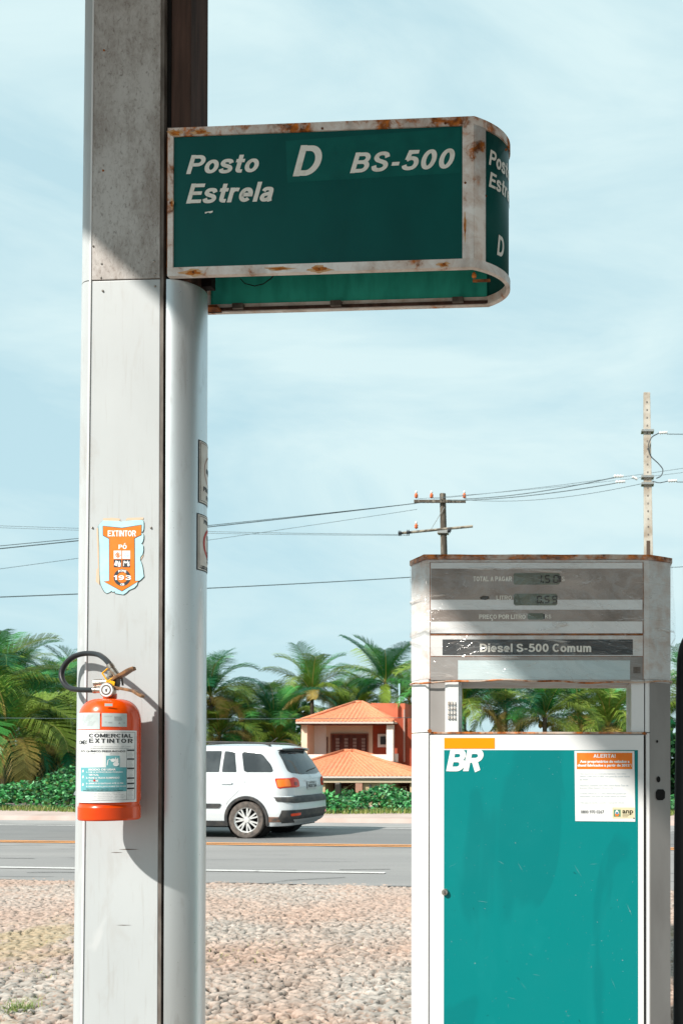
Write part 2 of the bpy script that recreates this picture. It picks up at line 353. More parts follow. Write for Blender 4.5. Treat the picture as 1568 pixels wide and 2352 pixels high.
M['display_brown'] = mat('sun_bleached_brown', (.46,.40,.37), .5, c2=(.22,.185,.165), scale=5, lo=.35, hi=.7, detail=7)
M['lcd'] = mat('lcd_glass', (.15,.18,.135), .3, c2=(.11,.13,.10), scale=14)
M['seg'] = mat('lcd_segment', (.006,.008,.008), .4)
M['name_dark'] = mat('name_strip_dark', (.055,.06,.065), .35, c2=(.11,.10,.095), scale=9, lo=.55, hi=.75, detail=7)
M['pale_glass'] = mat('pale_blue_panel', (.52,.64,.67), .3, c2=(.60,.70,.72), scale=4)
M['pump_white'] = rusty('pump_white_stained', (.70,.71,.71), amount=-.05, grime=.16)
M['pump_rust'] = rusty('pump_rust_trim', (.62,.56,.50), amount=.72)
M['canopy'] = mat('canopy_sheet', (.26,.25,.24), .6, c2=(.20,.19,.185), scale=3)

# ------------------------------------------------------------------ ground, road, verge
RM = -.12                                   # the road runs with its right end nearer
RA = math.atan(RM)
def rp(u, Z0, z=0.):                        # u along the road, Z0 = distance where it crosses x=0
    return (u, Z0 + RM*u, z)
def strip(name, a, b, z, m, x0=-60, x1=60, thick=0, jit=0, n=1):
    g = MB(); pts = []
    for i in range(n+1):
        u = x0 + (x1-x0)*i/n; pts.append((u, random.uniform(-jit, jit)))
    vs = [rp(u, a + j, z) for u, j in pts] + [rp(u, b, z) for u, _ in pts]
    g.add(vs, [(i, i+1, n+1+i+1, n+1+i) for i in range(n)])
    o = g.build(name, m); tag(o, kind='structure'); return o
M['soil'] = mat('sandy_soil', (.27,.225,.19), .95, c2=(.19,.15,.125), scale=1.3, detail=9, bump=.5, bscale=30, bdist=.02)
M['field'] = mat('field_earth', (.07,.065,.035), .95, c2=(.05,.075,.03), scale=.8, detail=8)
ys = [-40, 3.0, 10.36, 24.5, 27, 33, 60, 120, 300, 900]; zs = [-.06, -.06, -.06, -.06, -.5, -2.5, -2.5, -2.5, -2.5, -2.5]
g = MB(); xs = [-900, -200, -60, -20, 0, 20, 60, 200, 900]
g.add([(x, y, z) for y, z in zip(ys, zs) for x in xs], [(j*len(xs)+i, j*len(xs)+i+1, (j+1)*len(xs)+i+1, (j+1)*len(xs)+i) for j in range(len(ys)-1) for i in range(len(xs)-1)])
tag(g.build('ground', M['field']), kind='structure')
strip('earth_ground', -40, 10.45, -.045, M['soil'])
def asphalt(name, c, c2):
    m, nt, b = new_mat(name)
    f = noise(nt, .55, 6, .6, (.25,1.6,1)); c_ = mixc(nt, ramp(nt, f, .35, .68), c, c2)
    c_ = mixc(nt, ramp(nt, noise(nt, 60, 3, .7), .35, .75, 0., .35), c_, (.36,.36,.36))
    c_ = mixc(nt, ramp(nt, noise(nt, 1.1, 8, .62, (.22,1.3,1), 1.6), .60, .645, 0., .5), c_, (.05,.05,.052))
    nt.links.new(c_, b.inputs['Base Color']); b.inputs['Roughness'].default_value = .85; bumpn(nt, b, noise(nt, 90, 2), .3, .006); return m
M['asph'] = asphalt('asphalt', (.205,.195,.19), (.265,.25,.24)); M['asph_far'] = asphalt('asphalt_far_lane', (.135,.13,.128), (.185,.178,.172))
strip('road', 10.36, 19.75, .010, M['asph'], jit=.05, n=300)
strip('far_lane', 15.0, 18.2, .014, M['asph_far'])
M['linew'] = mat('worn_white_line', (.62,.60,.58), .7, c2=(.36,.35,.34), scale=9, lo=.55, hi=.75, detail=8)
M['liney'] = mat('orange_line', (.82,.36,.12), .7, c2=(.60,.30,.14), scale=7, lo=.5, hi=.8, detail=8)
g = MB()
for a, b, x0, x1 in ((11.36, 11.48, -60, -2.38), (11.36, 11.48, 9, 60), (18.2, 18.31, -60, 60)):
    g.quad(rp(x0, a, .019), rp(x1, a, .019), rp(x1, b, .019), rp(x0, b, .019))
tag(g.build('road_edge_lines', M['linew']), kind='structure')
g = MB()
for a, b in ((14.66, 14.76), (14.88, 14.98)): g.quad(rp(-60, a, .02), rp(60, a, .02), rp(60, b, .02), rp(-60, b, .02))
tag(g.build('road_centre_lines', M['liney']), kind='structure')
M['crack'] = mat('crack_filler', (.045,.045,.047), .9)
g = MB()
for pts in ([(-3.9,10.55),(-3.5,10.75),(-3.3,11.05),(-2.75,11.3)], [(-6.6,11.75),(-6.2,11.8),(-5.9,11.76),(-5.3,11.83)], [(-3.0,12.05),(-2.4,12.1)], [(-4.1,12.0),(-3.5,12.0)], [(-8.0,13.4),(-7.4,13.35)]):
    for (ax, ay), (bx, by) in zip(pts, pts[1:]):
        g.quad((ax, ay - .012 - RM*0, .016), (bx, by - .012, .016), (bx, by + .012, .016), (ax, ay + .012, .016))
tag(g.build('road_cracks', M['crack']), kind='structure')
# pale concrete kerb and sandy verge beyond the road
M['kerb'] = mat('pale_shoulder', (.33,.32,.31), .85, c2=(.26,.25,.245), scale=2, stretch=(.3,1,1), detail=7)
strip('shoulder', 18.5, 19.6, .015, M['kerb'])
M['verge'] = mat('pink_verge', (.50,.40,.36), .95, c2=(.42,.32,.28), scale=1.5, detail=8, bump=.4, bscale=25)
g = MB(); a, b, z = 19.75, 21.5, .12
for s0, z0, s1, z1 in ((19.72, 0, 19.76, .1), (19.76, .1, 24.3, .12)):
    g.quad(rp(-60, s0, z0), rp(60, s0, z0), rp(60, s1, z1), rp(-60, s1, z1))
tag(g.build('verge', M['verge']), kind='structure')

# cobbles: each stone a tilted facet with its own height, sand filling the joints
def cobbles():
    X0, X1, Y0, Y1, r = -7.6, 2.6, 4.5, 11.5, .0112
    nx, ny = int((X1-X0)/r), int((Y1-Y0)/r)
    X, Y = np.meshgrid(np.linspace(X0, X1, nx), np.linspace(Y0, Y1, ny))
    wx = X + .02*np.sin(Y*9.1+X*3) + .012*np.sin(Y*31); wy = Y + .02*np.sin(X*8.3) + .01*np.sin(X*27+Y*5)
    cx, cy = .084, .062; gi, gj = np.floor(wx/cx).astype(int), np.floor(wy/cy).astype(int)
    oi, oj = gi.min()-2, gj.min()-2; W, H = gi.max()-oi+4, gj.max()-oj+4
    jx, jy = rng.uniform(.08, .92, (H, W)), rng.uniform(.08, .92, (H, W)); hh = rng.normal(0, 1, (H, W)); tx, ty = rng.normal(0, .07, (H, W)), rng.normal(0, .10, (H, W)); hue = rng.random((H, W))
    F1 = np.full(X.shape, 9.); F2 = F1.copy(); bh = np.zeros_like(X); bt = np.zeros_like(X); bc = np.zeros_like(X)
    for di in (-1, 0, 1):
        for dj in (-1, 0, 1):
            a, b = gi+di-oi, gj+dj-oj
            px, py = (gi+di+jx[b, a])*cx, (gj+dj+jy[b, a])*cy
            dx, dy = wx-px, wy-py; d = np.sqrt(dx*dx+dy*dy*1.15)
            m = d < F1; F2 = np.where(m, F1, np.minimum(F2, d)); F1 = np.where(m, d, F1)
            bh = np.where(m, hh[b, a], bh); bt = np.where(m, dx*tx[b, a]+dy*ty[b, a], bt); bc = np.where(m, hue[b, a], bc)
    rnd1 = (np.sin(wx*11+bh*2.1)*np.sin(wy*9-bh*1.7)+.18)*4; e = np.clip((F2-F1)/.010, 0, 1)
    def fbm(sc, seed):
        q = np.zeros_like(X); R = np.random.default_rng(seed)
        for o in range(4):
            k = sc*2**o; th = R.uniform(0, 6.28, 4); ph = R.uniform(0, 6.28, 4)
            for t, p in zip(th, ph): q += np.sin((X*np.cos(t)+Y*np.sin(t))*k*(1+.3*np.sin(p))+p + .9*np.sin((X*np.sin(t)-Y*np.cos(t))*k*.6+p*2))/(2**o)
        return q/6
    big = fbm(1.3, 3); mid = fbm(5.5, 4)
    fill = .014 + .016*np.clip(big, -1, 1) + .008*mid + np.clip((Y-6.0)/5, 0, 1)*.010
    cm = np.clip(rnd1, 0, 1)
    pn = np.sin(wx*41+2.3*np.sin(wy*17+bh))*np.sin(wy*57+1.9*np.sin(wx*23)+bh*2)
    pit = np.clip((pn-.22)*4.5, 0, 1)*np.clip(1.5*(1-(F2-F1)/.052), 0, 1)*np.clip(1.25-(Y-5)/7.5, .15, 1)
    z = -.050*pit + e*(.018 + .0020*bh + bt*.7 + .0035*np.round(1.6*np.sin(wx*61+bh*9)*np.sin(wy*83+bh*5))) - (.002+.045*cm)*(1-e) + .008*(1-e)
    rough = rng.normal(0, .0016, X.shape) + .0022*mid
    stone = z + rough
    sand = fill + rng.normal(0, .0018, X.shape) + .004*mid
    Z = np.maximum(stone, sand - .012 - .045*pit - .016*(np.abs(np.sin(wx*7.3+bh*3)*np.sin(wy*5.1+big*4)) > .62))
    issand = np.clip((sand - .008 - stone)/.004, 0, 1)
    stonec = np.stack([.25+.15*bc+.03*mid, .24+.15*bc+.03*mid, .225+.145*bc+.03*mid], -1)*(1+.10*np.sin(wx*47)*np.sin(wy*71+wx*20))[..., None]
    pink = np.clip(.5+1.2*fbm(2.2, 8)+.25*(bc-.5), 0, 1)[..., None]; stonec = stonec*(1-.75*pink) + np.array([.33,.235,.19])*(.8+.5*bc[..., None])*.75*pink
    sandc = np.array([.35,.265,.22])[None, None]*(1+.22*mid[..., None])
    mossy = np.clip((big*1.3+mid*.6-.55)*2.2, 0, .7)[..., None]
    crack = (1-e)[..., None]
    col = stonec*(1-issand[..., None]) + sandc*issand[..., None]
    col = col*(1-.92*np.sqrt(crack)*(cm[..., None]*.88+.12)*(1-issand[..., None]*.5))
    dusty = np.clip((Y-6.0)/4.5, 0, .75)[..., None]*np.clip(.6+big[..., None], 0, 1); col = col*(1-dusty)+np.array([.38,.31,.275])*dusty
    col = col*(1-mossy*.55) + np.array([.27,.25,.11])*mossy*.55
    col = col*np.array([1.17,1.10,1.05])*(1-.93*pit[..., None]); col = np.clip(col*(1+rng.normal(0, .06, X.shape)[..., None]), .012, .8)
    keep = Y < 10.5 + RM*X
    idx = np.arange(nx*ny).reshape(ny, nx); q = np.stack([idx[:-1,:-1], idx[:-1,1:], idx[1:,1:], idx[1:,:-1]], -1)[keep[1:, 1:]]
    Z = Z - .012*np.clip((Y-(10.1+RM*X))/.3, 0, 1)
    m = tint_mat('stone_and_sand', .9, spec=.2)
    o = mesh_np('cobbled_ground', np.stack([X, Y, Z], -1).reshape(-1, 3), q.reshape(-1, 4), m, attr=col.reshape(-1, 3)); tag(o, kind='structure')
cobbles()

# ------------------------------------------------------------------ canopy (out of the picture, throws the shade)
cz = 4.6
def back(px, py, Y, z):
    p = at(px, py, Y); k = (z - p.z)/SUN.z; return p + SUN*k
e0 = back(285, 620, 3.05, cz); kx = -.365
g = MB(); ya, yb = -6.0, 3.98
pa = (e0.x + kx*(ya-e0.y), ya); pb = (e0.x + kx*(yb-e0.y), yb)
g.prism([pa, (9.5, ya), (9.5, yb), pb], cz, cz+.35)
cn = empty('station_canopy', (0, 0, 0)); tag(cn, 'flat forecourt canopy roof held up by the pale steel column', 'canopy')
g.build('roof', M['canopy'], cn, bevel=.01)
g = MB()
for i in range(12): g.box(-1.2+i*.9, -1.16+i*.9, -5.9, 3.9, cz-.03, cz-.002)
g.build('ceiling_battens', M['canopy'], cn)

# ------------------------------------------------------------------ column
COL = Frame(-1.3026, 3.05, -3.5)
W = .2395
col = COL.root('support_column'); tag(col, 'tall pale steel column with one rounded side and a grimy upper half', 'column')
ZT = cz - .001
zs_ = COL.hit(372, 640, 0)[2]
g = MB().box(-W, -.0115, 0, .012, 0, zs_-.0015); g.build('front_panel', M['panel'], col, bevel=.002)
g = MB().box(-W, -.0115, -.0015, .010, zs_+.0015, ZT); g.build('upper_front_panel', M['panel_up'], col, bevel=.002, label='upper front panel streaked with brown grime')
g = MB().box(-.0113, -.001, .0015, .03, 0, ZT); g.build('panel_edge', M['edge'], col)
g = MB().box(-W+.003, .0110, .020, .165, 0, ZT-.01); g.build('inner_post', M['black'], col)
def cladding(x0, r, b, side, z0, z1, name, m, n=26, ridge=False):
    pts = []
    for k in range(n+1):
        a = pi*k/n; pts.append((x0 + side*r*sin(a), b - b*cos(a)))
    inner = [(x0 + side*(r-.0025)*sin(pi*k/n), b - (b-.0025)*cos(pi*k/n)) for k in range(n, -1, -1)]
    g = MB().prism((pts+inner) if side < 0 else (pts+inner), z0, z1)
    return g.build(name, m, col, auto=35)
cladding(.0085, .084, .085, 1, 0, zs_-.002, 'rounded_cladding', M['clad'])
c2_ = cladding(-W-.004, .062, .1, -1, 0, zs_-.001, 'rounded_cladding', M['panel'])
cladding(-W-.004, .0615, .1, -1, zs_+.002, ZT, 'rounded_cladding', M['panel'])
g = MB().box(-W-.0045, -W+.0012, -.004, .006, 0, ZT); g.build('corner_trim', M['white'], col, bevel=.0015)
g = MB().box(-W, .008, .17, .20, 0, ZT); g.build('rear_panel', M['clad'], col)
g = MB().box(.0125, .074, .020, .140, zs_-.0, ZT-.005); g.build('dark_post', M['brown'], col, bevel=.003, label='sooty brown steel post beside the grimy panel')
scr = [(228,116),(355,113),(226,606),(354,600),(225,638),(357,630),(229,668),(356,657),(209,1212),(347,1212),(207,566),(228,392)]
for i, (px, py) in enumerate(scr):
    x, y, z = COL.hit(px, py, -.002)
    g = MB().lathe([(.0001, -.0022), (.0028, -.0016), (.0036, .001)], 10, (x, -.002, z), 'y', cap=False)
    g.build('screw', M['steel'] if i not in (0, 11) else M['rust'], col, smooth=True)
g = MB().prism([(-.45,-.30),(.25,-.30),(.25,.42),(-.45,.42)], -.05, .12)
isl = g.build('concrete_island', mat('island_concrete', (.42,.41,.39), .9, c2=(.30,.29,.27), scale=5, bump=.3), None, bevel=.01)
isl.location = (COL.o.x, COL.o.y, 0); isl.rotation_euler = (0, 0, COL.a); tag(isl, kind='structure')

for o_ in [c for c in C.objects if c.parent == col]:       # the left edge of the cladding leans slightly inwards
    for v_ in o_.data.vertices:
        if v_.co.x < -.15: v_.co.x += (v_.co.z - 1.5)*.0075
# stains and scuffs left on the panels by touch and rain
g = MB(); pm = lambda ly: (lambda x, y, off=0: COL.hit(x, y, ly - off))
m0 = pm(-.0006)
for (x, y, w_, h_) in ((296,1951,24,1.3),(268,1958,14,.9),(285,2125,18,.9)): g.poly(m0, [(x-w_, y), (x-w_*.2, y-h_), (x+w_*.6, y-h_*.6), (x+w_, y), (x, y+h_)])
g.build('scuff_marks', mat('scuff', (.16,.13,.115), .8), col)

# ------------------------------------------------------------------ hanging sign
SL, SD = .945, .262; zt, zb = 3.326, 2.871; FW = .026
sg = empty('hanging_sign', (COL.o.x, COL.o.y, 0), COL.a); tag(sg, 'green fuel sign box with rusty white frame hung from the column, reading Posto Estrela', 'sign')
X0s, X1s, Yf = .0185, .0185+SL, -.010
def plan(off=0., n=22, x_start=X0s, front=True):
    """outline of the box seen from above: straight front, bulging end, straight back"""
    pts = []
    yc = Yf + SD/2; a = .088 + off*.3; b = SD/2 + off
    xe = X1s - .002; T0 = .86
    for k in range(n+1):
        t = -T0 + 2*T0*k/n
        px = xe + a*(cos(t)-cos(T0))/(1-cos(T0)) + off*.4; py = yc + b*sin(t)/sin(T0); pts.append((px, py))
    return pts
def rail(z0, z1, o1=.004, o0=-.014):
    out_ = [(X0s, Yf-o1)] + plan(o1) + [(X0s, Yf+SD+o1)]
    in_ = [(X0s, Yf-o0)] + plan(o0) + [(X0s, Yf+SD+o0)]
    n = len(out_); v = [(x, y, z) for pts in (out_, in_) for z in (z0, z1) for x, y in pts]
    f = []
    for i in range(n-1):
        f += [(i, i+1, n+i+1, n+i), (2*n+i, 3*n+i, 3*n+i+1, 2*n+i+1), (n+i, n+i+1, 3*n+i+1, 3*n+i), (i, 2*n+i, 2*n+i+1, i+1)]
    f += [(0, n, 3*n, 2*n), (n-1, 3*n-1, 4*n-1, 2*n-1)]
    return v, f
fr = MB(); fr.add(*rail(zt-FW, zt)); fr.add(*rail(zb, zb+FW)); fo = fr.build('frame', M['frame'], sg, auto=40)
for a_ in ((X0s+.0005, X0s+.0175, Yf-.0046, Yf+.012), (X1s-.036, X1s-.001, Yf-.0046, Yf+.012), (X0s, X0s+.02, Yf+SD-.012, Yf+SD+.004)):
    MB().box(*a_, zb+FW, zt-FW).build('frame_stile', M['frame'], sg, bevel=.0015)
g = MB()                                     # left cheek next to the column is dark and rusted
g.box(X0s-.004, X0s, Yf, Yf+.05, zb+.01, zt-.01); g.build('side_plate', M['rust'], sg)
# lid
lid = [(X0s, Yf)] + plan(0) + [(X0s, Yf+SD)]
g = MB().prism(lid, zt-.012, zt-.006); g.build('lid', M['frame'], sg)
# sheets
g = MB().box(X0s+.004, X1s-.004, Yf+.001, Yf+.004, zb+.012, zt-.012); g.build('front_sheet', M['sign'], sg)
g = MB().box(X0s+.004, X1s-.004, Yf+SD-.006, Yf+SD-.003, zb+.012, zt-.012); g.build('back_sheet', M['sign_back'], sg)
pe = plan(-.004, 30); g = MB(); n = len(pe)
v = [(x, y, z) for x, y in pe for z in (zb+.01, zt-.012)]
g.add(v, [(2*i, 2*i+2, 2*i+3, 2*i+1) for i in range(n-1)]); g.build('end_sheet', M['sign'], sg, smooth=True, solid=.002)
g = MB()                                     # stile where the front meets the curved end
for k in (0,):
    p = [plan(.004, 60)[i] for i in range(0, 7)]; v = [(x, y, z) for x, y in p for z in (zb+FW, zt-FW)]
    g.add(v, [(2*i, 2*i+2, 2*i+3, 2*i+1) for i in range(len(p)-1)])
g.build('corner_stile', M['frame'], sg, smooth=True, solid=.003)
fm = lambda x, y, off=0: COL.hit(x, y, Yf + .001 - .0008 - off)
S2 = 1.225/1.469                              # crop of the sign, pixels -> photo units
def sgm(x, y, off=0): return fm((x/1.225+500)/1.469, (y/1.225+350)/1.469, off)
g = MB().poly(sgm, [(568,154),(1288,100),(1290,286),(575,326)], 0); g.build('patch', M['sign_patch'], sg)
for t_, a_, o_, k_, sp_ in (('Posto', (157,213,458,292), .0006, 8, 1), ('Estrela', (157,331,518,415), .0006, 10, 1), ('D', (597,172,718,300), .0009, 2, 1), ('BS-500', (833,203,1266,287), .0009, 20, 1.08)):
    LT = MB(); T_ = .205; LT.stroke(sgm, t_, *a_, o_, .26, sp_, sk=k_); LT.build('lettering', M['letter'], sg)
LT = MB(); LT.poly(sgm, [(234,448),(268,442),(266,449),(256,453),(248,449),(236,455)], .0006)
LT.build('paint_chip', M['letter'], sg)
# end lettering wrapped round the bulge
pe2 = plan(-.0035, 120); cum = [0.]
for a, b in zip(pe2, pe2[1:]): cum.append(cum[-1] + math.hypot(b[0]-a[0], b[1]-a[1]))
def endm(u, zz, off=0):
    i = max(0, min(len(cum)-2, int(np.searchsorted(cum, u))-1)); t = (u-cum[i])/max(1e-6, cum[i+1]-cum[i])
    x = pe2[i][0]+(pe2[i+1][0]-pe2[i][0])*t; y = pe2[i][1]+(pe2[i+1][1]-pe2[i][1])*t
    dx, dy = pe2[i+1][0]-pe2[i][0], pe2[i+1][1]-pe2[i][1]; l = math.hypot(dx, dy) or 1
    return (x + dy/l*(.0022+off), y - dx/l*(.0022+off), zz)
em = lambda u, y, off=0: endm(u, 3.326 - y, off)
for t_, a_ in (('Posto', (.050,.078,.165,.127)), ('Estrela', (.050,.146,.195,.195)), ('D', (.082,.325,.116,.390))): MB().stroke(em, t_, *a_, 0, .2).build('end_lettering', M['letter'], sg)
# rust blooms where the bolts have bled
M['bloom'] = mat('rust_bloom', (.62,.20,.03), .8, c2=(.30,.085,.018), scale=60, lo=.35, hi=.6)
M['bleed'] = mat('rust_bleed', (.66,.42,.24), .8, c2=(.55,.28,.11), scale=40)
Rb = np.random.default_rng(5)
def blob(px, py, rx, ry, name, m, lift):
    n = 26; g = MB(); ph_ = Rb.uniform(0, 6.28, 4)
    pts = [(px+rx*cos(a)*(1+.28*sin(3*a+ph_[0])+.16*sin(7*a+ph_[1])+.08*sin(13*a+ph_[2])), py+ry*sin(a)*(1+.22*sin(4*a+ph_[3])+.12*sin(9*a))) for a in [2*pi*k/n for k in range(n)]]
    g.poly(lambda x, y, o=0: COL.hit(x, y, Yf-.0046-lift), pts); g.build(name, m, sg)
for px, py, rx, ry in ((444,626,26,8),(733,618,26,8),(640,617,30,4),(1018,608,14,6),(395,468,4,12),(1067,520,3,30),(460,303,20,6),(404,306,16,8)):
    blob(px, py, rx, ry, 'rust_bleed', M['bleed'], .0003); blob(px, py, rx*.6, ry*.62, 'rust_bloom', M['bloom'], .0006)
# bolts, brackets, bulb, cable
for px, py in ((740,295),(1022,283),(462,303),(444,625),(733,618),(1018,607),(1068,420),(392,466),(1091,443),(1140,302)):
    if px < 1085: x, y, z = COL.hit(px, py, Yf-.0045)
    else: x, y, z = COL.hit(px, py, Yf+.0); x, y = plan(.004, 60)[6 if px < 1100 else 22]
    g = MB().lathe([(.0001, -.002), (.003, -.0018), (.0042, .001)], 10, (x, y, z), 'y', cap=False); g.build('bolt', M['rust'], sg, smooth=True)
for px in (770, 1050, 545):
    x, y, z = COL.hit(px, 700, Yf+SD-.03); g = MB().box(x-.018, x+.018, Yf+SD-.03, Yf+SD-.008, zb+.004, zb+.022); g.build('bracket', M['edge'], sg, bevel=.002)
g = MB().box(X0s, X1s, Yf+SD-.02, Yf+SD-.006, zb+.003, zb+.012); g.build('rear_sill', M['brown'], sg)
x, y, z = COL.hit(1088, 640, Yf+.055)
g = MB().lathe([(.0005,-.008),(.006,-.005),(.0075,0),(.006,.006),(.003,.012)], 14, (x, y, z+.008)); g.build('bulb', mat('amber_bulb', (.75,.25,.06), .2), sg, smooth=True)
g = MB().box(x-.004, x+.05, y-.004, y+.004, z-.01, z-.004); g.build('bulb_holder', M['rust'], sg)
g = MB().tube([COL.hit(px, py, Yf+SD-.05) for px, py in ((552,640),(562,651),(585,657),(605,652),(622,640),(640,620))], .0016, 6); g.build('cable', M['black'], sg, smooth=True)
g = MB().box(.072, .105, .10, .13, zb+.02, zt-.05); g.build('hanger', M['black'], sg)
g = MB().box(.01, X0s+.06, Yf+SD-.05, Yf+SD-.008, zb, zb+.008); g.build('hanger_foot', M['rust'], sg)

# ------------------------------------------------------------------ stickers on the column
def s3(ly): return lambda x, y, off=0: COL.hit((x/3.136+230)/1.469, (y/3.136+1460)/1.469, ly-off)
m3 = s3(-.0012)
st = empty('extinguisher_sticker', (COL.o.x, COL.o.y, 0), COL.a); tag(st, 'torn pale blue sticker with an orange arrow pointing down at the fire extinguisher', 'sticker')
for q_ in ([(372,905),(440,903),(455,899),(548,908),(552,925),(540,935),(372,938)], [(628,902),(744,898),(798,896),(797,918),(745,925),(605,930)], [(303,1012),(322,1008),(334,1500),(334,1612),(318,1595),(296,1575),(303,1450),(318,1430)], [(796,1290),(800,1296),(770,1350),(762,1340)]):
    MB().poly(m3, q_).build('adhesive_backing', M['tan'], st)
blue = [(323,985),(340,960),(370,928),(545,934),(562,948),(590,934),(700,926),(790,924),(800,945),(801,980),(799,1020),(790,1046),(776,1052),(790,1065),(800,1085),(799,1120),(788,1160),(774,1172),(795,1196),(797,1240),(788,1290),(768,1312),(762,1345),(775,1372),(788,1420),(802,1522),(770,1555),(738,1578),(728,1612),(700,1642),(645,1665),(615,1695),(585,1713),(540,1706),(498,1698),(500,1680),(470,1685),(462,1672),(440,1688),(410,1700),(385,1680),(362,1640),(345,1600),(335,1500),(333,1200),(326,1040)]
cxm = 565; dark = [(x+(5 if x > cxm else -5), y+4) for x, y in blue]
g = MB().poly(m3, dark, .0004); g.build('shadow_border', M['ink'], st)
g = MB().poly(m3, blue, .0009); g.build('sheet', M['st_blue'], st)
arr = [(372,990),(572,1012),(775,978),(772,1080),(700,1114),(705,1572),(748,1568),(570,1672),(384,1576),(440,1572),(440,1120),(375,1085)]
def grow(p, k):
    cx_ = sum(a for a, b in p)/len(p); cy_ = sum(b for a, b in p)/len(p)
    A = [Vector(q) for q in p]; n = len(A); out_ = []
    for i in range(n):
        d1 = (A[i]-A[i-1]).normalized(); d2 = (A[(i+1) % n]-A[i]).normalized(); nn = Vector((d1.y+d2.y, -d1.x-d2.x))
        nn = nn.normalized() if nn.length > 1e-6 else Vector((0,0)); out_.append(tuple(A[i]+nn*k*1.2))
    return out_
g = MB().poly(m3, grow(arr, 6), .0013); 
g.build('arrow_outline', M['ink'], st)
g = MB().poly(m3, arr, .0017); g.build('arrow', M['st_orange'], st)
g = MB(); o_ = .0021
g.stroke(m3, 'EXTINTOR', 421, 1030, 719, 1100, o_); g.stroke(m3, 'PO', 535, 1184, 622, 1231, o_); g.poly(m3, [(588,1180),(600,1168),(612,1168),(600,1180)], o_)
g.rect(m3, 484, 1248, 565, 1334, o_); g.rect(m3, 575, 1248, 658, 1334, o_); g.build('white_print', M['print_white'], st)
g = MB().rect(m3, 484, 1341, 565, 1424, o_).rect(m3, 575, 1341, 658, 1424, o_).ring(m3, 573, 1532, 56, 90, o_)
g.build('black_print', M['ink'], st)
g = MB().ring(m3, 527, 1294, 26, 34, .0025, 4).text(m3, 'B', 514, 1276, 542, 1312, .0025, .05); g.build('orange_print', M['st_orange'], st)
g = MB().disc(m3, 617, 1294, 26, off=.0025).build('blue_disc', M['st_blue'], st)
g = MB().poly(m3, [(487,1400),(505,1352),(532,1362),(520,1412)], .0026).poly(m3, [(528,1418),(535,1375),(545,1350),(552,1380),(560,1372),(556,1418)], .0026)
g.disc(m3, 610, 1372, 15, 10, .0026).disc(m3, 640, 1394, 13, 20, .0026).poly(m3, [(584,1410),(588,1360),(600,1352),(602,1360),(594,1366),(592,1412)], .0026).poly(m3, [(622,1376),(630,1346),(640,1372),(650,1356),(652,1390)], .0026)
g.rect(m3, 596, 1288, 640, 1294, .0029).text(m3, 'C', 606, 1278, 630, 1312, .0029, .03)
g.stroke(m3, '193', 482, 1508, 668, 1558, .0026, 0, 1.1)
for ch, a in zip('FONE', (-115, -97, -80, -62)):
    cx_, cy_ = 573+73*cos(radians(a)), 1532+73*sin(radians(a)); g.text(m3, ch, cx_-10, cy_-12, cx_+10, cy_+12, .0026, .05)
g.text(m3, 'CB', 552, 1594, 598, 1616, .0026, .06); g.build('white_marks', M['print_white'], st)

def wrapcol(u0, zt_, r=.0845):                      # metres along the curved side, downwards
    def m(u, d, off=0):
        a = (u0+u)/r; return (.0085 + (r+.0008+off)*sin(a), .085 - (r+.0008+off)*cos(a), zt_-d)
    return m
def warn(name, lab, u0, z1, hgt, kind):
    e = empty(name, (COL.o.x, COL.o.y, 0), COL.a); tag(e, lab, 'sign', 'prohibition signs on the rounded side of the column')
    m = wrapcol(u0, z1); w_ = .15
    MB().rect(m, 0, 0, w_, hgt, 0, 14).build('backing', M['ink'], e, smooth=True)
    MB().rect(m, .0035, .003, w_-.003, hgt-.003, .0005, 14).build('sheet', mat('cream_sheet', (.74,.70,.64), .5, c2=(.62,.56,.5), scale=20), e, smooth=True)
    g = MB(); lw = .0014
    for a, b, c, d in ((.008,.007,w_-.008,.007+lw),(.008,hgt-.008-lw,w_-.008,hgt-.008)): g.rect(m, a, b, c, d, .0009, 12)
    g.rect(m, .008, .007, .008+lw*1.1, hgt-.008, .0009)
    if kind == 0:
        g.rect(m, .040, .082, .115, .096, .0014, 8); g.text(m, 'PROIBIDO', .022, .141, .128, .156, .0009, .05); g.text(m, 'FUMAR', .040, .166, .110, .181, .0009, .05)
    else:
        g.rect(m, .060, .060, .085, .135, .0013, 3); g.rect(m, .054, .06, .066, .075, .0014)
        for k in range(4): g.rect(m, .052+k*.0, .112+k*.010, .098, .116+k*.010, .0017, 3)
        g.text(m, 'PROIBIDO', .030, .014, .120, .028, .0009, .05); g.text(m, 'USO DE CELULAR', .016, .160, .134, .172, .0009, .045)
    g.build('print', M['ink'], e)
    g = MB(); R0 = .05
    g.ring(m, .076, .088, R0-(.004 if kind == 0 else .010), R0, .0011, 40)
    a = .035; t = .004
    g.add([m(.076-a-t, .088-a+t, .002), m(.076-a+t, .088-a-t, .002), m(.076+a+t, .088+a-t, .002), m(.076+a-t, .088+a+t, .002)], [(0,1,2,3)])
    g.build('red_ring', M['red_ink'] if kind else mat('faded_red', (.45,.27,.22), .6), e)
    return e
za = COL.hit(455, 1020, .10)[2]; zb2 = COL.hit(455, 1187, .10)[2]
warn('warning_sign', 'cream no-smoking sign, the upper of two signs on the curved side of the column', .100, za, .197, 0)
w2 = warn('warning_sign', 'peeling no-mobile-phone sign, the lower of two signs on the curved side of the column', .095, zb2, .177, 1)
m = wrapcol(.095, zb2); g = MB()
v = [];
for j in range(7):
    for i in range(5):
        t = i/4; p = m(.092+.045*t, .012+.150*j/6, .002+.016*t*t+.003*sin(j*1.7)*t); v.append(p)
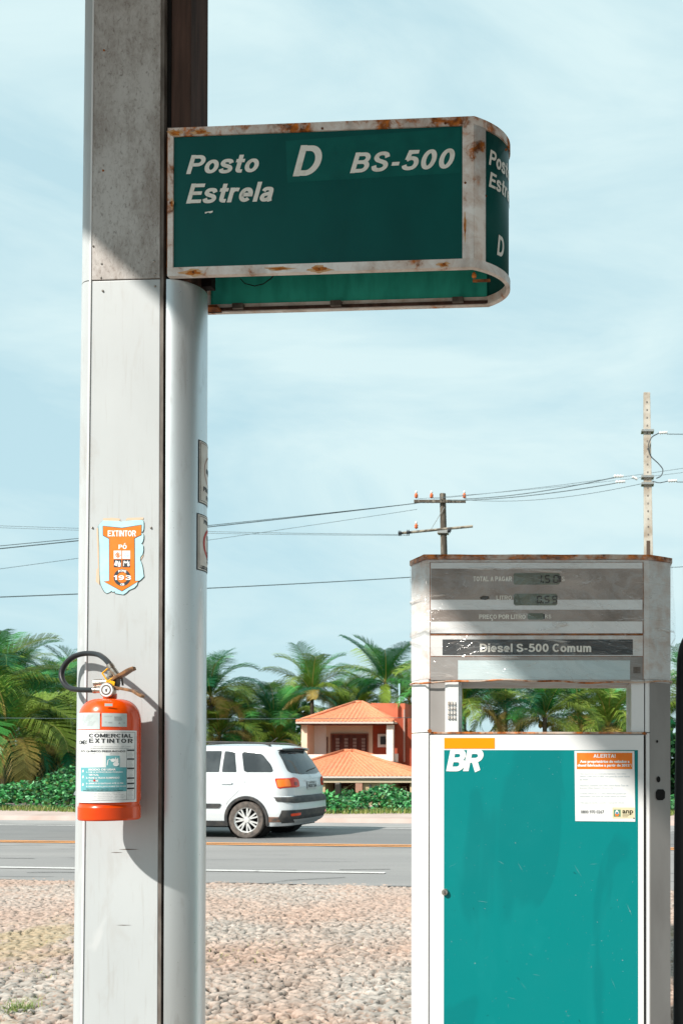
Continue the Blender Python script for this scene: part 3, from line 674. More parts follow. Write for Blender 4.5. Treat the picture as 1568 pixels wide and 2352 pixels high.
g.add(v, [(j*5+i, j*5+i+1, (j+1)*5+i+1, (j+1)*5+i) for j in range(6) for i in range(4)]); g.build('peeled_edge', M['tan'], w2, smooth=True, solid=.001)

# ------------------------------------------------------------------ fire extinguisher
ex_y = -.112
bx, _, bz = COL.hit(252, 1882, ex_y); tz = COL.hit(252, 1604, ex_y)[2]; R = .0845
wp = COL.o + COL.ux*bx + COL.uy*ex_y
fe = empty('fire_extinguisher', (wp.x, wp.y, bz), COL.a); tag(fe, 'orange-red powder fire extinguisher with black hose hung on the column', 'fire extinguisher')
EF = Frame(wp.x, wp.y, -3.5); H = tz - bz
def eh(px, py, ly=0.):
    x, y, z = EF.hit(px, py, ly); return (x, y, z-bz)
prof = [(.0001,.004),(R*.9,.004),(R*.97,0),(R,.004),(R,.038),(R*.965,.043),(R*.955,.048),(R*.97,.054),(R,.060),(R,H-.068)]
for k in range(1, 12): t = k/11*pi/2; prof.append((R*.30 + R*.70*cos(t)**.8 if k < 11 else R*.28, H-.068+.066*sin(t)))
prof.append((.0001, H))
g = MB().lathe(prof, 64, cap=False); body = g.build('cylinder', M['orange_red'], fe, auto=30)
# artwork is laid on the cylinder as seen in the label crop
camdir = atan2(-wp.x, -(-wp.y)) if False else None
va = atan2(0-wp.y, 0-wp.x) - COL.a               # local angle of the direction towards the viewer
def ec(x, y, off=0):
    s = (x-690)/352.; 
    if abs(s) <= .985: a = math.asin(s)
    else: a = math.copysign(math.asin(.985)+ (abs(s)-.985)*1.6, s)
    a = va + a; z = eh(252, (y/3.618+2150)/1.469)[2]
    return ((R+.0006+off)*cos(a), (R+.0006+off)*sin(a), z)
g = MB().rect(ec, 300, 1142, 984, 2005, 0, 30, 1); lb = g.build('main_label', M['label'], fe, smooth=True)
g = MB().rect(ec, 300, 935, 582, 1132, 0, 14).rect(ec, 630, 824, 719, 857, -.004, 2); g.build('upper_label', M['label_g'], fe, smooth=True)
g = MB().rect(ec, 603, 940, 874, 1100, 0, 10); g.build('seal_label', M['label_g'], fe, smooth=True)
g = MB().rect(ec, 380, 1585, 872, 1872, .0005, 20).rect(ec, 650, 1446, 797, 1583, .0005, 6); g.build('teal_box', M['teal_print'], lb)
g = MB()
g.stroke(ec, 'COMERCIAL', 466, 1184, 938, 1232, .0005); g.stroke(ec, 'EXTINTOR', 468, 1240, 938, 1296, .0005, 0, 1.2); g.text(ec, 'OMEX', 362, 1262, 448, 1312, .0005, .03)
g.text(ec, 'PÓ QUÍMICO PRESSURIZADO', 380, 1376, 858, 1408, .0005, .03)
g.rect(ec, 345, 1164, 968, 1167, .0005, 24).rect(ec, 963, 1164, 967, 1972, .0005).rect(ec, 345, 1972, 968, 1975, .0005, 24).rect(ec, 372, 1362, 960, 1364, .0005, 20).rect(ec, 872, 1362, 875, 1972, .0005)
for y in (1372, 1478, 1590, 1708, 1772, 1832): g.rect(ec, 878, y, 956, y+18, .0006, 3)
g.text(ec, 'PARA MAIORES INFORMAÇÕES CONSULTAR', 440, 1832, 790, 1850, .0009, .02); g.text(ec, 'INFORMAÇÕES COMPLEMENTARES AO CONSUMIDOR', 412, 1852, 832, 1870, .0009, .02)
g.build('dark_print', M['ink'], lb)
g = MB()
for y, x0, x1 in ((1330,485,918),(1350,485,900),(1886,430,805),(1905,400,840),(1925,400,862),(1944,400,842)): g.text(ec, 'tel 0800 lote 0431 capacidade 8 kg nbr 15808 validade', x0, y, x1, y+11, .0005, .01)
for y in range(1400, 1960, 15):
    g.rect(ec, 884, y, 930+((y*7) % 20), y+4, .0005, 2)
for y in range(1380, 1960, 13): g.rect(ec, 340, y, 366, y+4, .0005, 2)
for y in (1418, 1434): g.rect(ec, 462, y, 535, y+4, .0005, 3).rect(ec, 690, y, 790, y+4, .0005, 3)
g.build('fine_print', M['ink_soft'], lb)
g = MB()
g.text(ec, 'MODO DE USAR', 467, 1598, 757, 1622, .0009, .05)
for t, x0, x1, y in (('1- USE O EXTINTOR NA POSIÇÃO', 442, 830, 1630), ('VERTICAL', 468, 575, 1662), ('2- PUXE A TRAVA ROMPENDO', 440, 795, 1698), ('O LACRE', 468, 570, 1732), ('3- APERTE O GATILHO ATÉ O FIM', 440, 836, 1762), ('4- DIRECIONE O JATO À BASE DO FOGO', 440, 866, 1800)): g.text(ec, t, x0, y, x1, y+22, .0009, .03)
g.disc(ec, 725, 1500, 26, 20, .0009).disc(ec, 757, 1545, 32, 26, .0009)
sp = [(662,1560),(672,1500),(690,1486),(703,1500)]
for a, b in zip(sp, sp[1:]): g.add([ec(a[0]-4, a[1], .0009), ec(a[0]+5, a[1], .0009), ec(b[0]+5, b[1]-3, .0009), ec(b[0]-4, b[1]-3, .0009)], [(0,1,2,3)])
g.poly(ec, [(740,1510),(752,1458),(762,1490),(780,1470),(784,1520),(765,1530)], .0009)
for y in (1620, 1690, 1780): g.poly(ec, [(400,y),(412,y-10),(414,y+20),(398,y+24)], .0009)
g.build('white_print', M['print_white'], lb)
g = MB().poly(ec, [(528,1722),(543,1740),(530,1755),(514,1740)], .0013); g.build('red_diamond', M['red_ink'], lb)
g = MB()
for y, h_ in ((976,3),(984,8),(996,6),(1008,4),(1016,4),(1024,3)): g.rect(ec, 735, y, 800+((y*3) % 30), y+h_, .0005, 3)
g.text(ec, 'HTN', 672, 1046, 712, 1058, .0005, .03).poly(ec, [(780,1068),(793,1042),(806,1068)], .0005).text(ec, 'CONTRATADA', 625, 972, 715, 982, .0005, .0).rect(ec, 636, 1044, 654, 1048, .0005).rect(ec, 840, 1046, 850, 1062, .0005)
for y in range(965, 1090, 12): g.rect(ec, 345+(y % 5)*4, y, 470+((y*11) % 70), y+2.5, .0004, 3)
g.build('stamp_print', M['ink_soft'], fe)
# neck, valve, gauge
nx_, ny_ = 0, 0
g = MB().lathe([(.017,H-.004),(.019,H+.002),(.019,H+.014),(.015,H+.016),(.015,H+.034)], 24); g.build('neck', M['orange_red'], fe, auto=30)
vx = eh(262, 1570)[0]; vz = eh(252, 1570)[2]
g = MB().lathe([(.013,vz-.02),(.016,vz-.012),(.016,vz+.016),(.011,vz+.022),(.011,vz+.036)], 20, (.004,0,0)); g.tube([(.004,0,vz+.004),(-.045,-.004,vz+.001)], .011, 14)
g.build('valve', M['brass'], fe, auto=30)
gx, gy, gz = eh(247, 1585, -.028)
g = MB().lathe([(.0215,.012),(.0225,.004),(.0225,-.004),(.020,-.006)], 28, (gx, -.028, gz), 'y'); ga = g.build('gauge', M['brass'], fe, auto=30)
mg = lambda x, y, off=0: (gx+x*.001, -.0345-off, gz-y*.001)
g = MB().disc(mg, 0, 0, 19.5); g.build('dial', M['label'], ga)
g = MB().ring(mg, 0, 0, 11, 15, .0003).poly(mg, [(-2,6),(2,6),(5,-9)], .0006).disc(mg, 0, 0, 3, off=.0008); g.build('needle', M['edge'], ga)
# hose: leaves the valve on the left, loops up and comes back to a coupling clamped above the handle
def spline(pts, n=9):
    P = [Vector(p) for p in pts]; P = [2*P[0]-P[1]] + P + [2*P[-1]-P[-2]]; o = []
    for i in range(1, len(P)-2):
        for k in range(n):
            t = k/n; a, b, c, d = P[i-1:i+3]
            o.append(.5*((2*b)+(c-a)*t+(2*a-5*b+4*c-d)*t*t+(3*b-a-3*c+d)*t**3))
    return o + [P[-2]]
hp = [((180+x/3.618)/1.469, (2150+y/3.618)/1.469, l) for x, y, l in ((498,647,-.004),(420,645,.008),(300,640,.030),(200,618,.052),(135,560,.068),(104,480,.078),(112,400,.084),(165,310,.086),(250,240,.084),(350,205,.078),(450,198,.064),(550,213,.040),(620,255,.012),(670,305,-.008),(700,345,-.02))]
g = MB().tube(spline([eh(*p) for p in hp]), .0080, 14); g.build('hose', M['rubber'], fe, smooth=True)
def cr2(x, y, l=0.): return eh((180+x/3.618)/1.469, (2150+y/3.618)/1.469, l)
g = MB().tube([cr2(496,647,-.004), cr2(520,647,-.004), cr2(522,647,-.004), cr2(590,648,-.006)], [.0098,.0098,.0082,.0082], 14)
g.build('coupling', M['brass'], fe, auto=35)
g = MB().tube([cr2(688,335,-.02), cr2(716,378,-.02), cr2(718,380,-.02), cr2(728,396,-.02), cr2(730,398,-.02), cr2(768,448,-.02), cr2(800,490,-.018)], [.0105,.0105,.0088,.0088,.0100,.0092,.0075], 14)
g.build('coupling', M['brass'], fe, auto=35)
def slab(pts, th, half, name, m):
    P = spline(pts, 6); g = MB(); v = []
    n = len(P)
    for i, p in enumerate(P):
        d = (P[min(i+1, n-1)]-P[max(i-1, 0)]).normalized(); nrm = Vector((-d.z, 0, d.x)).normalized(); hh_ = half*(1 - .35*(i/(n-1))**3)
        for s1, s2 in ((1,1),(1,-1),(-1,-1),(-1,1)): v.append(p + nrm*th*s1 + Vector((0, hh_*s2, 0)))
    f = [(4*i+k, 4*i+(k+1) % 4, 4*i+4+(k+1) % 4, 4*i+4+k) for i in range(n-1) for k in range(4)] + [(3,2,1,0), (4*n-4,4*n-3,4*n-2,4*n-1)]
    return g.add(v, f).build(name, m, fe, bevel=.0012, auto=40)
slab([cr2(700,560,-.01), cr2(760,505,-.012), cr2(850,455,-.016), cr2(930,405,-.022), cr2(992,378,-.026)], .0048, .014, 'carrying_handle', M['bronze'])
slab([cr2(730,600,-.01), cr2(800,622,-.012), cr2(900,640,-.016), cr2(990,662,-.02), cr2(1050,700,-.024), cr2(1095,726,-.026)], .0042, .014, 'squeeze_lever', M['bronze'])
g = MB().tube([cr2(778,470,-.008), cr2(790,560,-.008), cr2(770,640,-.006)], .0075, 10).tube([cr2(840,500,.004), cr2(850,590,.004)], .003, 8)
g.build('valve_stem', M['edge'], fe, auto=40)
g = MB(); yl = -.024
for pts in ([(600,440),(675,375)], [(600,440),(660,528)], [(580,612),(700,515)], [(700,515),(758,478)]):
    g.tube([cr2(*p, yl) for p in pts], .0014, 6)
g.poly(lambda x, y, o=0: cr2(x, y, yl-o), [(612,575),(640,545),(700,520),(755,545),(745,600),(690,585),(650,590)]); g.build('safety_seal', M['yellow'], fe, solid=.002)
x, y, z = eh(252, 1700); 
for a_, b_ in ((.78,.84),(.16,.22)): MB().box(-.02, .02, R-.004, .1105, H*a_, H*b_).build('wall_bracket', M['edge'], fe)

# ------------------------------------------------------------------ fuel pump
PF = Frame(0, 3.4, 0)
PD = .48
def ph(px, py, ly=0.): return PF.hit(px, py, ly)
def c4(x, y, off=0, ly=0.): return ph((x/1.6266+1340)/1.469, (y/1.6266+1820)/1.469, ly-off)
def c5(x, y, off=0, ly=0.): return ph((x/1.6266+1340)/1.469, (y/1.6266+2400)/1.469, ly-off)
pu = empty('fuel_pump', (0, 3.4, .12)); tag(pu, 'white and teal diesel pump with plastic-wrapped display head and black hose', 'fuel pump')
ZO = .12
class PB(MB):
    def build(s, name, m, parent=None, **k):
        s.v = [(a, b, c-ZO) for a, b, c in s.v]
        return MB.build(s, name, m, parent or pu, **k)
xl, xr = ph(986, 1500)[0], ph(1479, 1500)[0]; zt4 = ph(1200, 1277)[2]; zh = ph(1200, 1567)[2]; zd = ph(1200, 1683)[2]
xL, xR_ = xl-.014, xr+.014; 
xLL, yLL = xL-.066, .11; xRR, yRR = xR_+.078, .062
# pillars: left chamfer, right chamfer, made in three heights each
def pillar(side, z0, z1, name, m, lab=None):
    if side < 0: pts = [(xL-.002, .002), (xl-.002, .002), (xl-.002, PD), (xLL, PD), (xLL, yLL)]
    else: pts = [(xr+.002, .002), (xR_+.002, .002), (xRR, yRR), (xRR, PD), (xr+.002, PD)]
    return PB().prism(pts, z0, z1).build(name, m, bevel=.003, label=lab)
for s_, mm in ((-1, M['white']), (1, M['white'])):
    pillar(s_, .12, zd-.001, 'lower_pillar', mm); pillar(s_, zd+.0015, zh+.01, 'middle_pillar', mm)
mm = M['grey_paint']  # grey skin puts the right chamfer's shade into colour over the white pillar
g = PB().add([(xR_+.0045, .0005, z) for z in (.13, zh)] + [(xRR+.0005, yRR-.0015, z) for z in (.13, zh)], [(0,2,3,1)]); g.build('shade_skin', mm, solid=.001, label='right pillar skin in a grey that stands for its shaded side')
# holes on the right chamfer
def chm(px, py, off=0):
    a, b = ray(px, py); n = Vector((yRR-.002, -(xRR-xR_-.002))).normalized(); p0 = Vector((xR_+.0045, 3.4))
    n = Vector((yRR, -(xRR-xR_))).normalized(); n = Vector((n.x, n.y)); t = p0.dot(n)/(a*n.x+n.y); p = Vector((a*t, t)) + n*(.0022+off); return (p.x, p.y-3.4, CAMH+b*t)
for x, y, rx, ry in ((1507,1703,2.5,3.2),(1510,1790,4.5,7)): PB().disc(chm, x, y, rx, ry).build('socket_hole', M['black'])
PB().poly(chm, [(1508,1813),(1521,1813),(1525,1818),(1525,1833),(1520,1838),(1508,1838),(1504,1833),(1504,1819)]).build('socket_hole', M['black'])
# head
g = PB().prism([(xL-.002,.004),(xl,.0),(xr,.0),(xR_+.002,.004),(xRR+.002,yRR),(xRR+.002,PD),(xLL-.002,PD),(xLL-.002,yLL)], zh+.0105, zt4-.012); g.build('head_case', M['pump_white'], bevel=.004)
def wavy_prism(pts, z0, z1, amp, name, m):
    P = []
    for (a, b) in zip(pts, pts[1:]+pts[:1]):
        n = max(2, int(math.hypot(b[0]-a[0], b[1]-a[1])/.03)); P += [(a[0]+(b[0]-a[0])*i/n, a[1]+(b[1]-a[1])*i/n) for i in range(n)]
    n = len(P); w1 = [amp*(sin(i*.7)+.6*sin(i*1.9+1)) for i in range(n)]
    v = [(x, y, z0+w1[i]) for i, (x, y) in enumerate(P)] + [(x, y, z1+w1[i]*.5) for i, (x, y) in enumerate(P)]
    g = PB().add(v, [tuple(range(n))[::-1], tuple(range(n, 2*n))] + [(i, (i+1) % n, n+(i+1) % n, n+i) for i in range(n)]); return g.build(name, m, auto=40)
hull = lambda o: [(xL-.004-o*.5,-.002-o),(xR_+.004+o*.5,-.002-o),(xRR+.004+o,yRR-o*.3),(xRR+.004+o,PD+o),(xLL-.004-o,PD+o),(xLL-.004-o,yLL-o*.5)]
wavy_prism(hull(.004), zt4-.012, zt4+.004, .001, 'top_trim', M['pump_rust'])
# display board, slightly recessed look by a dark joint
def rr(g, m, x0, y0, x1, y1, off): return g.rect(m, x0, y0, x1, y1, off)
D0 = .002
g = PB(); rr(g, c4, 178, 124, 1348, 522, D0-.0008); g.build('display_joint', M['rust'])
g = PB().box(c4(183,0)[0], c4(1343,0)[0], -.0045, -.001, c4(0,516)[2], c4(0,128)[2]); dp = g.build('display_board', M['white'], bevel=.001)
g = PB(); rr(g, c4, 184, 160, 1342, 331, .005); rr(g, c4, 184, 386, 1342, 450, .005); g.build('brown_band', M['display_brown'], dp)
dp.matrix_parent_inverse.identity()
def child_fix(): pass
lc = PB()
for x0, y0, x1, y1 in ((636,184,890,248),(637,298,876,362),(712,405,804,440)):
    lc.poly(lambda x, y, o=0: c4(x, y, .0056), [(x0+8,y0),(x1-8,y0),(x1,y0+8),(x1,y1-8),(x1-8,y1),(x0+8,y1),(x0,y1-8),(x0,y0+8)])
lcd = lc.build('lcd_window', M['lcd'], dp)
SEG = {'0':'abcdef','1':'bc','5':'acdfg','9':'abcdfg','.':'.'}
def seven(g, m, s, x0, y0, w_, h_, gap, off):
    t = w_*.23; x = x0
    for ch in s:
        if ch == '.': g.rect(m, x-gap*.75, y0+h_-t*1.2, x-gap*.75+t*1.2, y0+h_, off); continue
        sh = lambda yy: (1-(yy-y0)/h_)*w_*.10
        R_ = {'a':(x+t*.7,y0,x+w_-t*.7,y0+t),'g':(x+t*.7,y0+h_/2-t/2,x+w_-t*.7,y0+h_/2+t/2),'d':(x+t*.7,y0+h_-t,x+w_-t*.7,y0+h_),'f':(x,y0+t*.4,x+t,y0+h_/2-t*.3),'b':(x+w_-t,y0+t*.4,x+w_,y0+h_/2-t*.3),'e':(x,y0+h_/2+t*.3,x+t,y0+h_-t*.4),'c':(x+w_-t,y0+h_/2+t*.3,x+w_,y0+h_-t*.4)}
        for k in SEG[ch]:
            a, b, c, d = R_[k]; g.poly(m, [(a+sh(b),b),(c+sh(b),b),(c+sh(d),d),(a+sh(d),d)], off)
        x += w_+gap
for a_ in (('1.50', 760, 195, 30, 44, 16), ('0.59', 762, 309, 28, 42, 14)):
    g = PB(); seven(g, c4, *a_, .0066); g.build('digits', M['seg'], dp)
for r_ in ((885,200,897,235),(800,410,808,436)): PB().rect(c4, *r_, .0058).build('lcd_end', M['seg'], dp)
PB().poly(c4, [(452,318),(470,309),(500,312),(504,325),(480,332),(455,328)], .0058).build('scuff', M['seg'], dp)
for t_, a_ in (('TOTAL A PAGAR', (416,203,627,231)), ('LITRO', (542,308,627,333)), ('PRECO POR LITRO', (448,412,702,438))):
    g = PB().stroke(c4, t_, *a_, .0056)
    if t_[0] == 'P': g.poly(c4, [(517,438),(523,438),(523,446),(514,446)], .0056)
    g.build('caption', M['letter'], dp)
PB().text(c4, 'R$', 808, 412, 843, 437, .0056).build('caption', M['letter'], dp); PB().text(c4, 'S', 901, 205, 916, 229, .0056).build('caption', M['letter'], dp)
g = PB(); rr(g, c4, 182, 528, 1345, 640, .0018); g.build('name_board', M['pump_white'])
g = PB(); rr(g, c4, 247, 549, 1290, 634, .0028); nb = g.build('name_strip', M['name_dark'])
g = PB(); g.stroke(c4, 'Diesel S-500 Comum', 452, 572, 1062, 619, .0036); g.build('name_lettering', M['letter'], nb)
g = PB(); rr(g, c4, 182, 643, 1345, 772, .0012); g.build('lower_board', M['grey_paint'])
g = PB(); rr(g, c4, 332, 664, 1275, 770, .0024); g.build('pale_panel', M['pale_glass'])
g = PB(); rr(g, c4, 1293, 700, 1332, 734, .0022); g.build('small_plate', M['edge'])
g = PB()
for x in (179, 1347): g.rect(c4, x-1.5, 126, x+1.5, 780, .0006+.002)
g.rect(c4, 182, 640.5, 1345, 643, .0026); g.rect(c4, 182, 522, 1345, 527, .0026)
g.build('rusty_seam', M['rust'])
# window through the pump: side boards, keypad, ledge, back frame
zl = zd+.0005
xa, xb_ = c4(336,0)[0], c4(1280,0)[0]
g = PB().box(xl, c4(262,0)[0], .006, PD-.02, zl, zh+.0101); g.build('window_jamb', M['grey_paint'])
g = PB().box(c4(262.5,0)[0], xa, .0, .09, zl, zh+.0101); kp = g.build('keypad_panel', M['white'], bevel=.002)
g = PB().box(c4(1282,0)[0], xr-.001, .004, PD-.02, zl, zh+.0101); g.build('window_jamb', M['white'], bevel=.002)
for j in range(4):
    for i in range(3):
        x0 = 276+i*16; y0 = 890+j*26
        a = c4(x0, y0, .0); b = c4(x0+12, y0+19, .0)
        k = PB(); k.v = []; vs = [(a[0],0,a[2]),(b[0],0,a[2]),(b[0],0,b[2]),(a[0],0,b[2]),(a[0]+.001,-.003,a[2]-.001),(b[0]-.001,-.003,a[2]-.001),(b[0]-.001,-.006,b[2]+.001),(a[0]+.001,-.006,b[2]+.001)]
        k.add(vs, [(4,5,6,7),(0,1,5,4),(1,2,6,5),(2,3,7,6),(3,0,4,7)]); k.build('key', M['steel'], kp)
g = PB().box(xl, xr, .0, PD-.01, zd-.010, zl); g.build('window_ledge', M['grey_paint'])
g = PB().box(xl+.004, xr-.004, -.003, .001, zd-.0035, zd+.003); g.build('ledge_trim', M['pump_rust'], bevel=.001)
g = PB().box(c4(180,0)[0], c4(1350,0)[0], .0, PD, .12, zd-.0105); g.build('cabinet', M['grey_paint'])
# door
z5 = lambda y: c5(300, y)[2]
g = PB().box(xl+.002, xr-.003, -.006, -.0005, .15, zd-.008); dr = g.build('door', M['white'], bevel=.002)
g = PB(); gx0, gx1 = c5(256,0,.007)[0], c5(1318,0,.007)[0]
g.quad((gx0,-.0068,.20),(gx1,-.0068,.20),(gx1,-.0068,c5(300,213)[2]),(gx0,-.0068,c5(300,213)[2])); g.build('green_field', M['pump_green'], dr)
g = PB().rect(c5, 257, 146, 533, 205, .0072); g.build('amber_block', M['amber'], dr)
T_ = .25; g = PB().stroke(c5, 'BR', 267, 208, 472, 335, .0078, .20, .96); T_ = .2; g.build('logo_letters', M['print_white'], dr)
lx, _, lz = c5(263, 990)
g = PB().lathe([(.0001,-.019),(.0095,-.018),(.0115,-.014),(.0115,-.006)], 20, (lx, 0, lz), 'y', cap=False); lk = g.build('lock', M['steel'], dr, auto=30)
g = PB().box(lx-.0012, lx+.0012, -.0205, -.0188, lz-.005, lz+.005); g.build('keyhole', M['ink'], lk)
for x, w_ in ((177.5,2.2),(1357,3)): 
    a = c5(x-w_,0)[0]; b = c5(x+w_,0)[0]; PB().box(a, b, -.0012, .006, .15, zd-.004).build('door_gap', M['black'])
for a, b, c, d in ((164,96,190,118),(1340,112,1368,128)):
    g = PB(); g.poly(c5, [(a,b+10),((a+c)/2-3,b),((a+c)/2+3,b),(c,b+12),((a+c)/2+6,d),((a+c)/2-6,d)], .0088); g.build('rust_stain', M['rust'], dr)

Rs = np.random.default_rng(21)
for name_, m_, cnt, ln, wd in (('scratch', mat('scratch_pale', (.22,.42,.42), .5), 16, 26, .5), ('paint_chip', mat('chip_white', (.62,.66,.66), .6), 14, 2.2, 1.4), ('scuff', mat('scuff_dark', (.0,.09,.095), .6), 9, 9, 1.6)):
    for i in range(cnt):
        x, y, a = Rs.uniform(290, 1290), Rs.uniform(640, 1700), Rs.uniform(-1.4, .6); L_ = ln*Rs.uniform(.5, 1.5); dx, dy = cos(a)*L_, -sin(a)*L_; q = wd*Rs.uniform(.6, 1.3)
        PB().poly(c5, [(x-dx, y-dy), (x+q, y-q), (x+dx, y+dy), (x-q, y+q)], .0074).build(name_, m_, dr)
# notice on the door
nm = lambda x, y, off=0: ph((x/5.2267+1900)/1.469, (y/5.2267+2480)/1.469, -.0082-off)
PB().box(xLL-.05, xRR+.06, -.06, PD+.1, .0, .1195).build('base_plinth', M['grey_paint'], bevel=.01)
nt_ = empty('alert_notice', (0, 3.4, ZO)); tag(nt_, 'white ALERTA notice with orange header stuck on the teal pump door', 'notice')
def NB(): return PB()
g = PB().poly(nm, [(190,280),(1245,282),(1262,1528),(205,1518)]); g.build('sheet', M['label'], nt_)
g = PB().rect(nm, 232, 314, 1210, 602, .0005); g.build('header', M['st_orange'], nt_)
g = PB(); g.stroke(nm, 'ALERTA!', 525, 335, 915, 402, .001); g.text(nm, 'Aos proprietários de veículos a', 285, 442, 1160, 504, .001, .05); g.text(nm, 'diesel fabricados a partir de 2012*:', 242, 508, 1202, 570, .001, .05); g.build('header_print', M['print_white'], nt_)
g = PB()
for t, x0, x1, y in (('Não abastecer, em nenhuma hipótese, com Óleo', 285, 1098, 664), ('Diesel S-500 e/ou S-1800, sob pena de causar danos', 285, 1163, 714), ('ao motor;', 285, 440, 768), ('Abastecer somente com Óleo Diesel Baixo Teor de', 285, 1138, 866), ('Enxofre (Óleo Diesel S-50 ou S-10);', 285, 875, 915), ('O fluido ARLA-32  e o óleo diesel não podem ser', 285, 1102, 1016), ('misturados, sob pena de causar danos ao motor.', 285, 1108, 1066)): g.text(nm, t, x0, y, x1, y+38, .0006, .0)
g.text(nm, '* Em caso de dúvida, consulte o manual do veículo.', 285, 1178, 1070, 1210, .0006, -.005); g.build('body_print', M['ink_pale'], nt_)
g = PB().text(nm, '0800 970 0267', 304, 1328, 712, 1384, .0006, .015); g.build('phone_number', M['ink'], nt_)
g = PB().rect(nm, 860, 1278, 1250, 1470, .0005); g.build('logo_plate', mat('sand_plate', (.70,.62,.42), .5), nt_)
g = PB().rect(nm, 882, 1315, 1003, 1440, .0009); g.build('logo_square', mat('logo_green', (.10,.26,.17), .5), nt_)
g = PB().poly(nm, [(937,1316),(965,1350),(978,1385),(905,1385),(912,1350)], .0013); g.build('logo_drop', M['print_white'], nt_)
g = PB().poly(nm, [(905,1385),(978,1385),(975,1412),(955,1435),(925,1435),(905,1412)], .0013); g.build('logo_drop_base', M['st_orange'], nt_)
g = PB().disc(nm, 940, 1376, 24, off=.0017); g.build('logo_disc', mat('logo_blue', (.10,.25,.40), .5), nt_)
g = PB().text(nm, 'anp', 1034, 1325, 1226, 1410, .0009, .03)
for y in (1400, 1418, 1440): g.rect(nm, 1036, y, 1130+((y*7) % 90), y+5, .0009)
g.disc(nm, 1237, 1468, 13, 12, .0012, 9); g.build('logo_print', mat('logo_ink', (.05,.045,.025), .5), nt_)
# hose along the right side
pth = [at(px, py, 3.56) for px, py in ((1636,1448),(1600,1460),(1580,1495),(1575,1560),(1573,1700),(1570,1900),(1569,2100),(1568,2352),(1567,2500))]
g = PB().tube([(p.x, p.y-3.4, p.z) for p in spline([tuple(p) for p in pth], 6)], .036, 20); g.build('pump_hose', M['rubber'], smooth=True)

# plastic wrap over the head
def wrap_mat():
    m, nt, b = new_mat('clear_plastic_wrap'); o = [n for n in nt.nodes if n.type == 'OUTPUT_MATERIAL'][0]
    tr = nt.nodes.new('ShaderNodeBsdfTransparent'); tr.inputs[0].default_value = (1,1,1,1)
    b.inputs['Roughness'].default_value = .18; b.inputs['Specular IOR Level'].default_value = .7
    cz_ = mixc(nt, ramp(nt, noise(nt, 6, 6, .6, (1,1,1.3)), .45, .7), (.78,.78,.77), (.50,.36,.27)); nt.links.new(cz_, b.inputs['Base Color'])
    tc = nt.nodes.new('ShaderNodeTexCoord'); mp = nt.nodes.new('ShaderNodeMapping'); mp.inputs['Rotation'].default_value = (0, radians(38), 0); mp.inputs['Scale'].default_value = (1.1, 1, 9)
    n = nt.nodes.new('ShaderNodeTexNoise'); n.inputs['Scale'].default_value = 2.2; n.inputs['Detail'].default_value = 2.5; n.inputs['Distortion'].default_value = .9
    nt.links.new(tc.outputs['Object'], mp.inputs[0]); nt.links.new(mp.outputs[0], n.inputs['Vector'])
    glint_streak = ramp(nt, n.outputs['Fac'], .64, .70, 0., .6); haze = ramp(nt, noise(nt, 3.2, 6, .6, (1,1,1), 1), .45, .72, .02, .16)  # pale streaks paint highlights along the creases into the wrap
    rd = nt.nodes.new('ShaderNodeMath'); rd.operation = 'ABSOLUTE'; nt.links.new(mth(nt, 'MULTIPLY', n.outputs['Fac'], 1.), rd.inputs[0])
    sb = nt.nodes.new('ShaderNodeMath'); sb.operation = 'SUBTRACT'; nt.links.new(n.outputs['Fac'], sb.inputs[0]); sb.inputs[1].default_value = .5; nt.links.new(sb.outputs[0], rd.inputs[0])
    haze = mth(nt, 'ADD', haze, ramp(nt, rd.outputs[0], 0., .008, .26, 0.))  # thin bright crease lines, highlights painted in as well
    f = mth(nt, 'ADD', glint_streak, haze)
    bumpn(nt, b, n.outputs['Fac'], .9, .03)
    mx = nt.nodes.new('ShaderNodeMixShader'); nt.links.new(f, mx.inputs[0]); nt.links.new(tr.outputs[0], mx.inputs[1]); nt.links.new(b.outputs[0], mx.inputs[2])
    gl = nt.nodes.new('ShaderNodeBsdfGlossy'); gl.inputs['Roughness'].default_value = .12; bp = nt.nodes.new('ShaderNodeBump'); bp.inputs['Strength'].default_value = 1; bp.inputs['Distance'].default_value = .05
    nt.links.new(noise(nt, 5, 3, .5, (1,1,1.6), 1.6), bp.inputs['Height']); nt.links.new(bp.outputs[0], gl.inputs['Normal'])
    m2 = nt.nodes.new('ShaderNodeMixShader'); m2.inputs[0].default_value = .04; nt.links.new(mx.outputs[0], m2.inputs[1]); nt.links.new(gl.outputs[0], m2.inputs[2]); nt.links.new(m2.outputs[0], o.inputs[0])
    return m
M['wrap'] = wrap_mat()
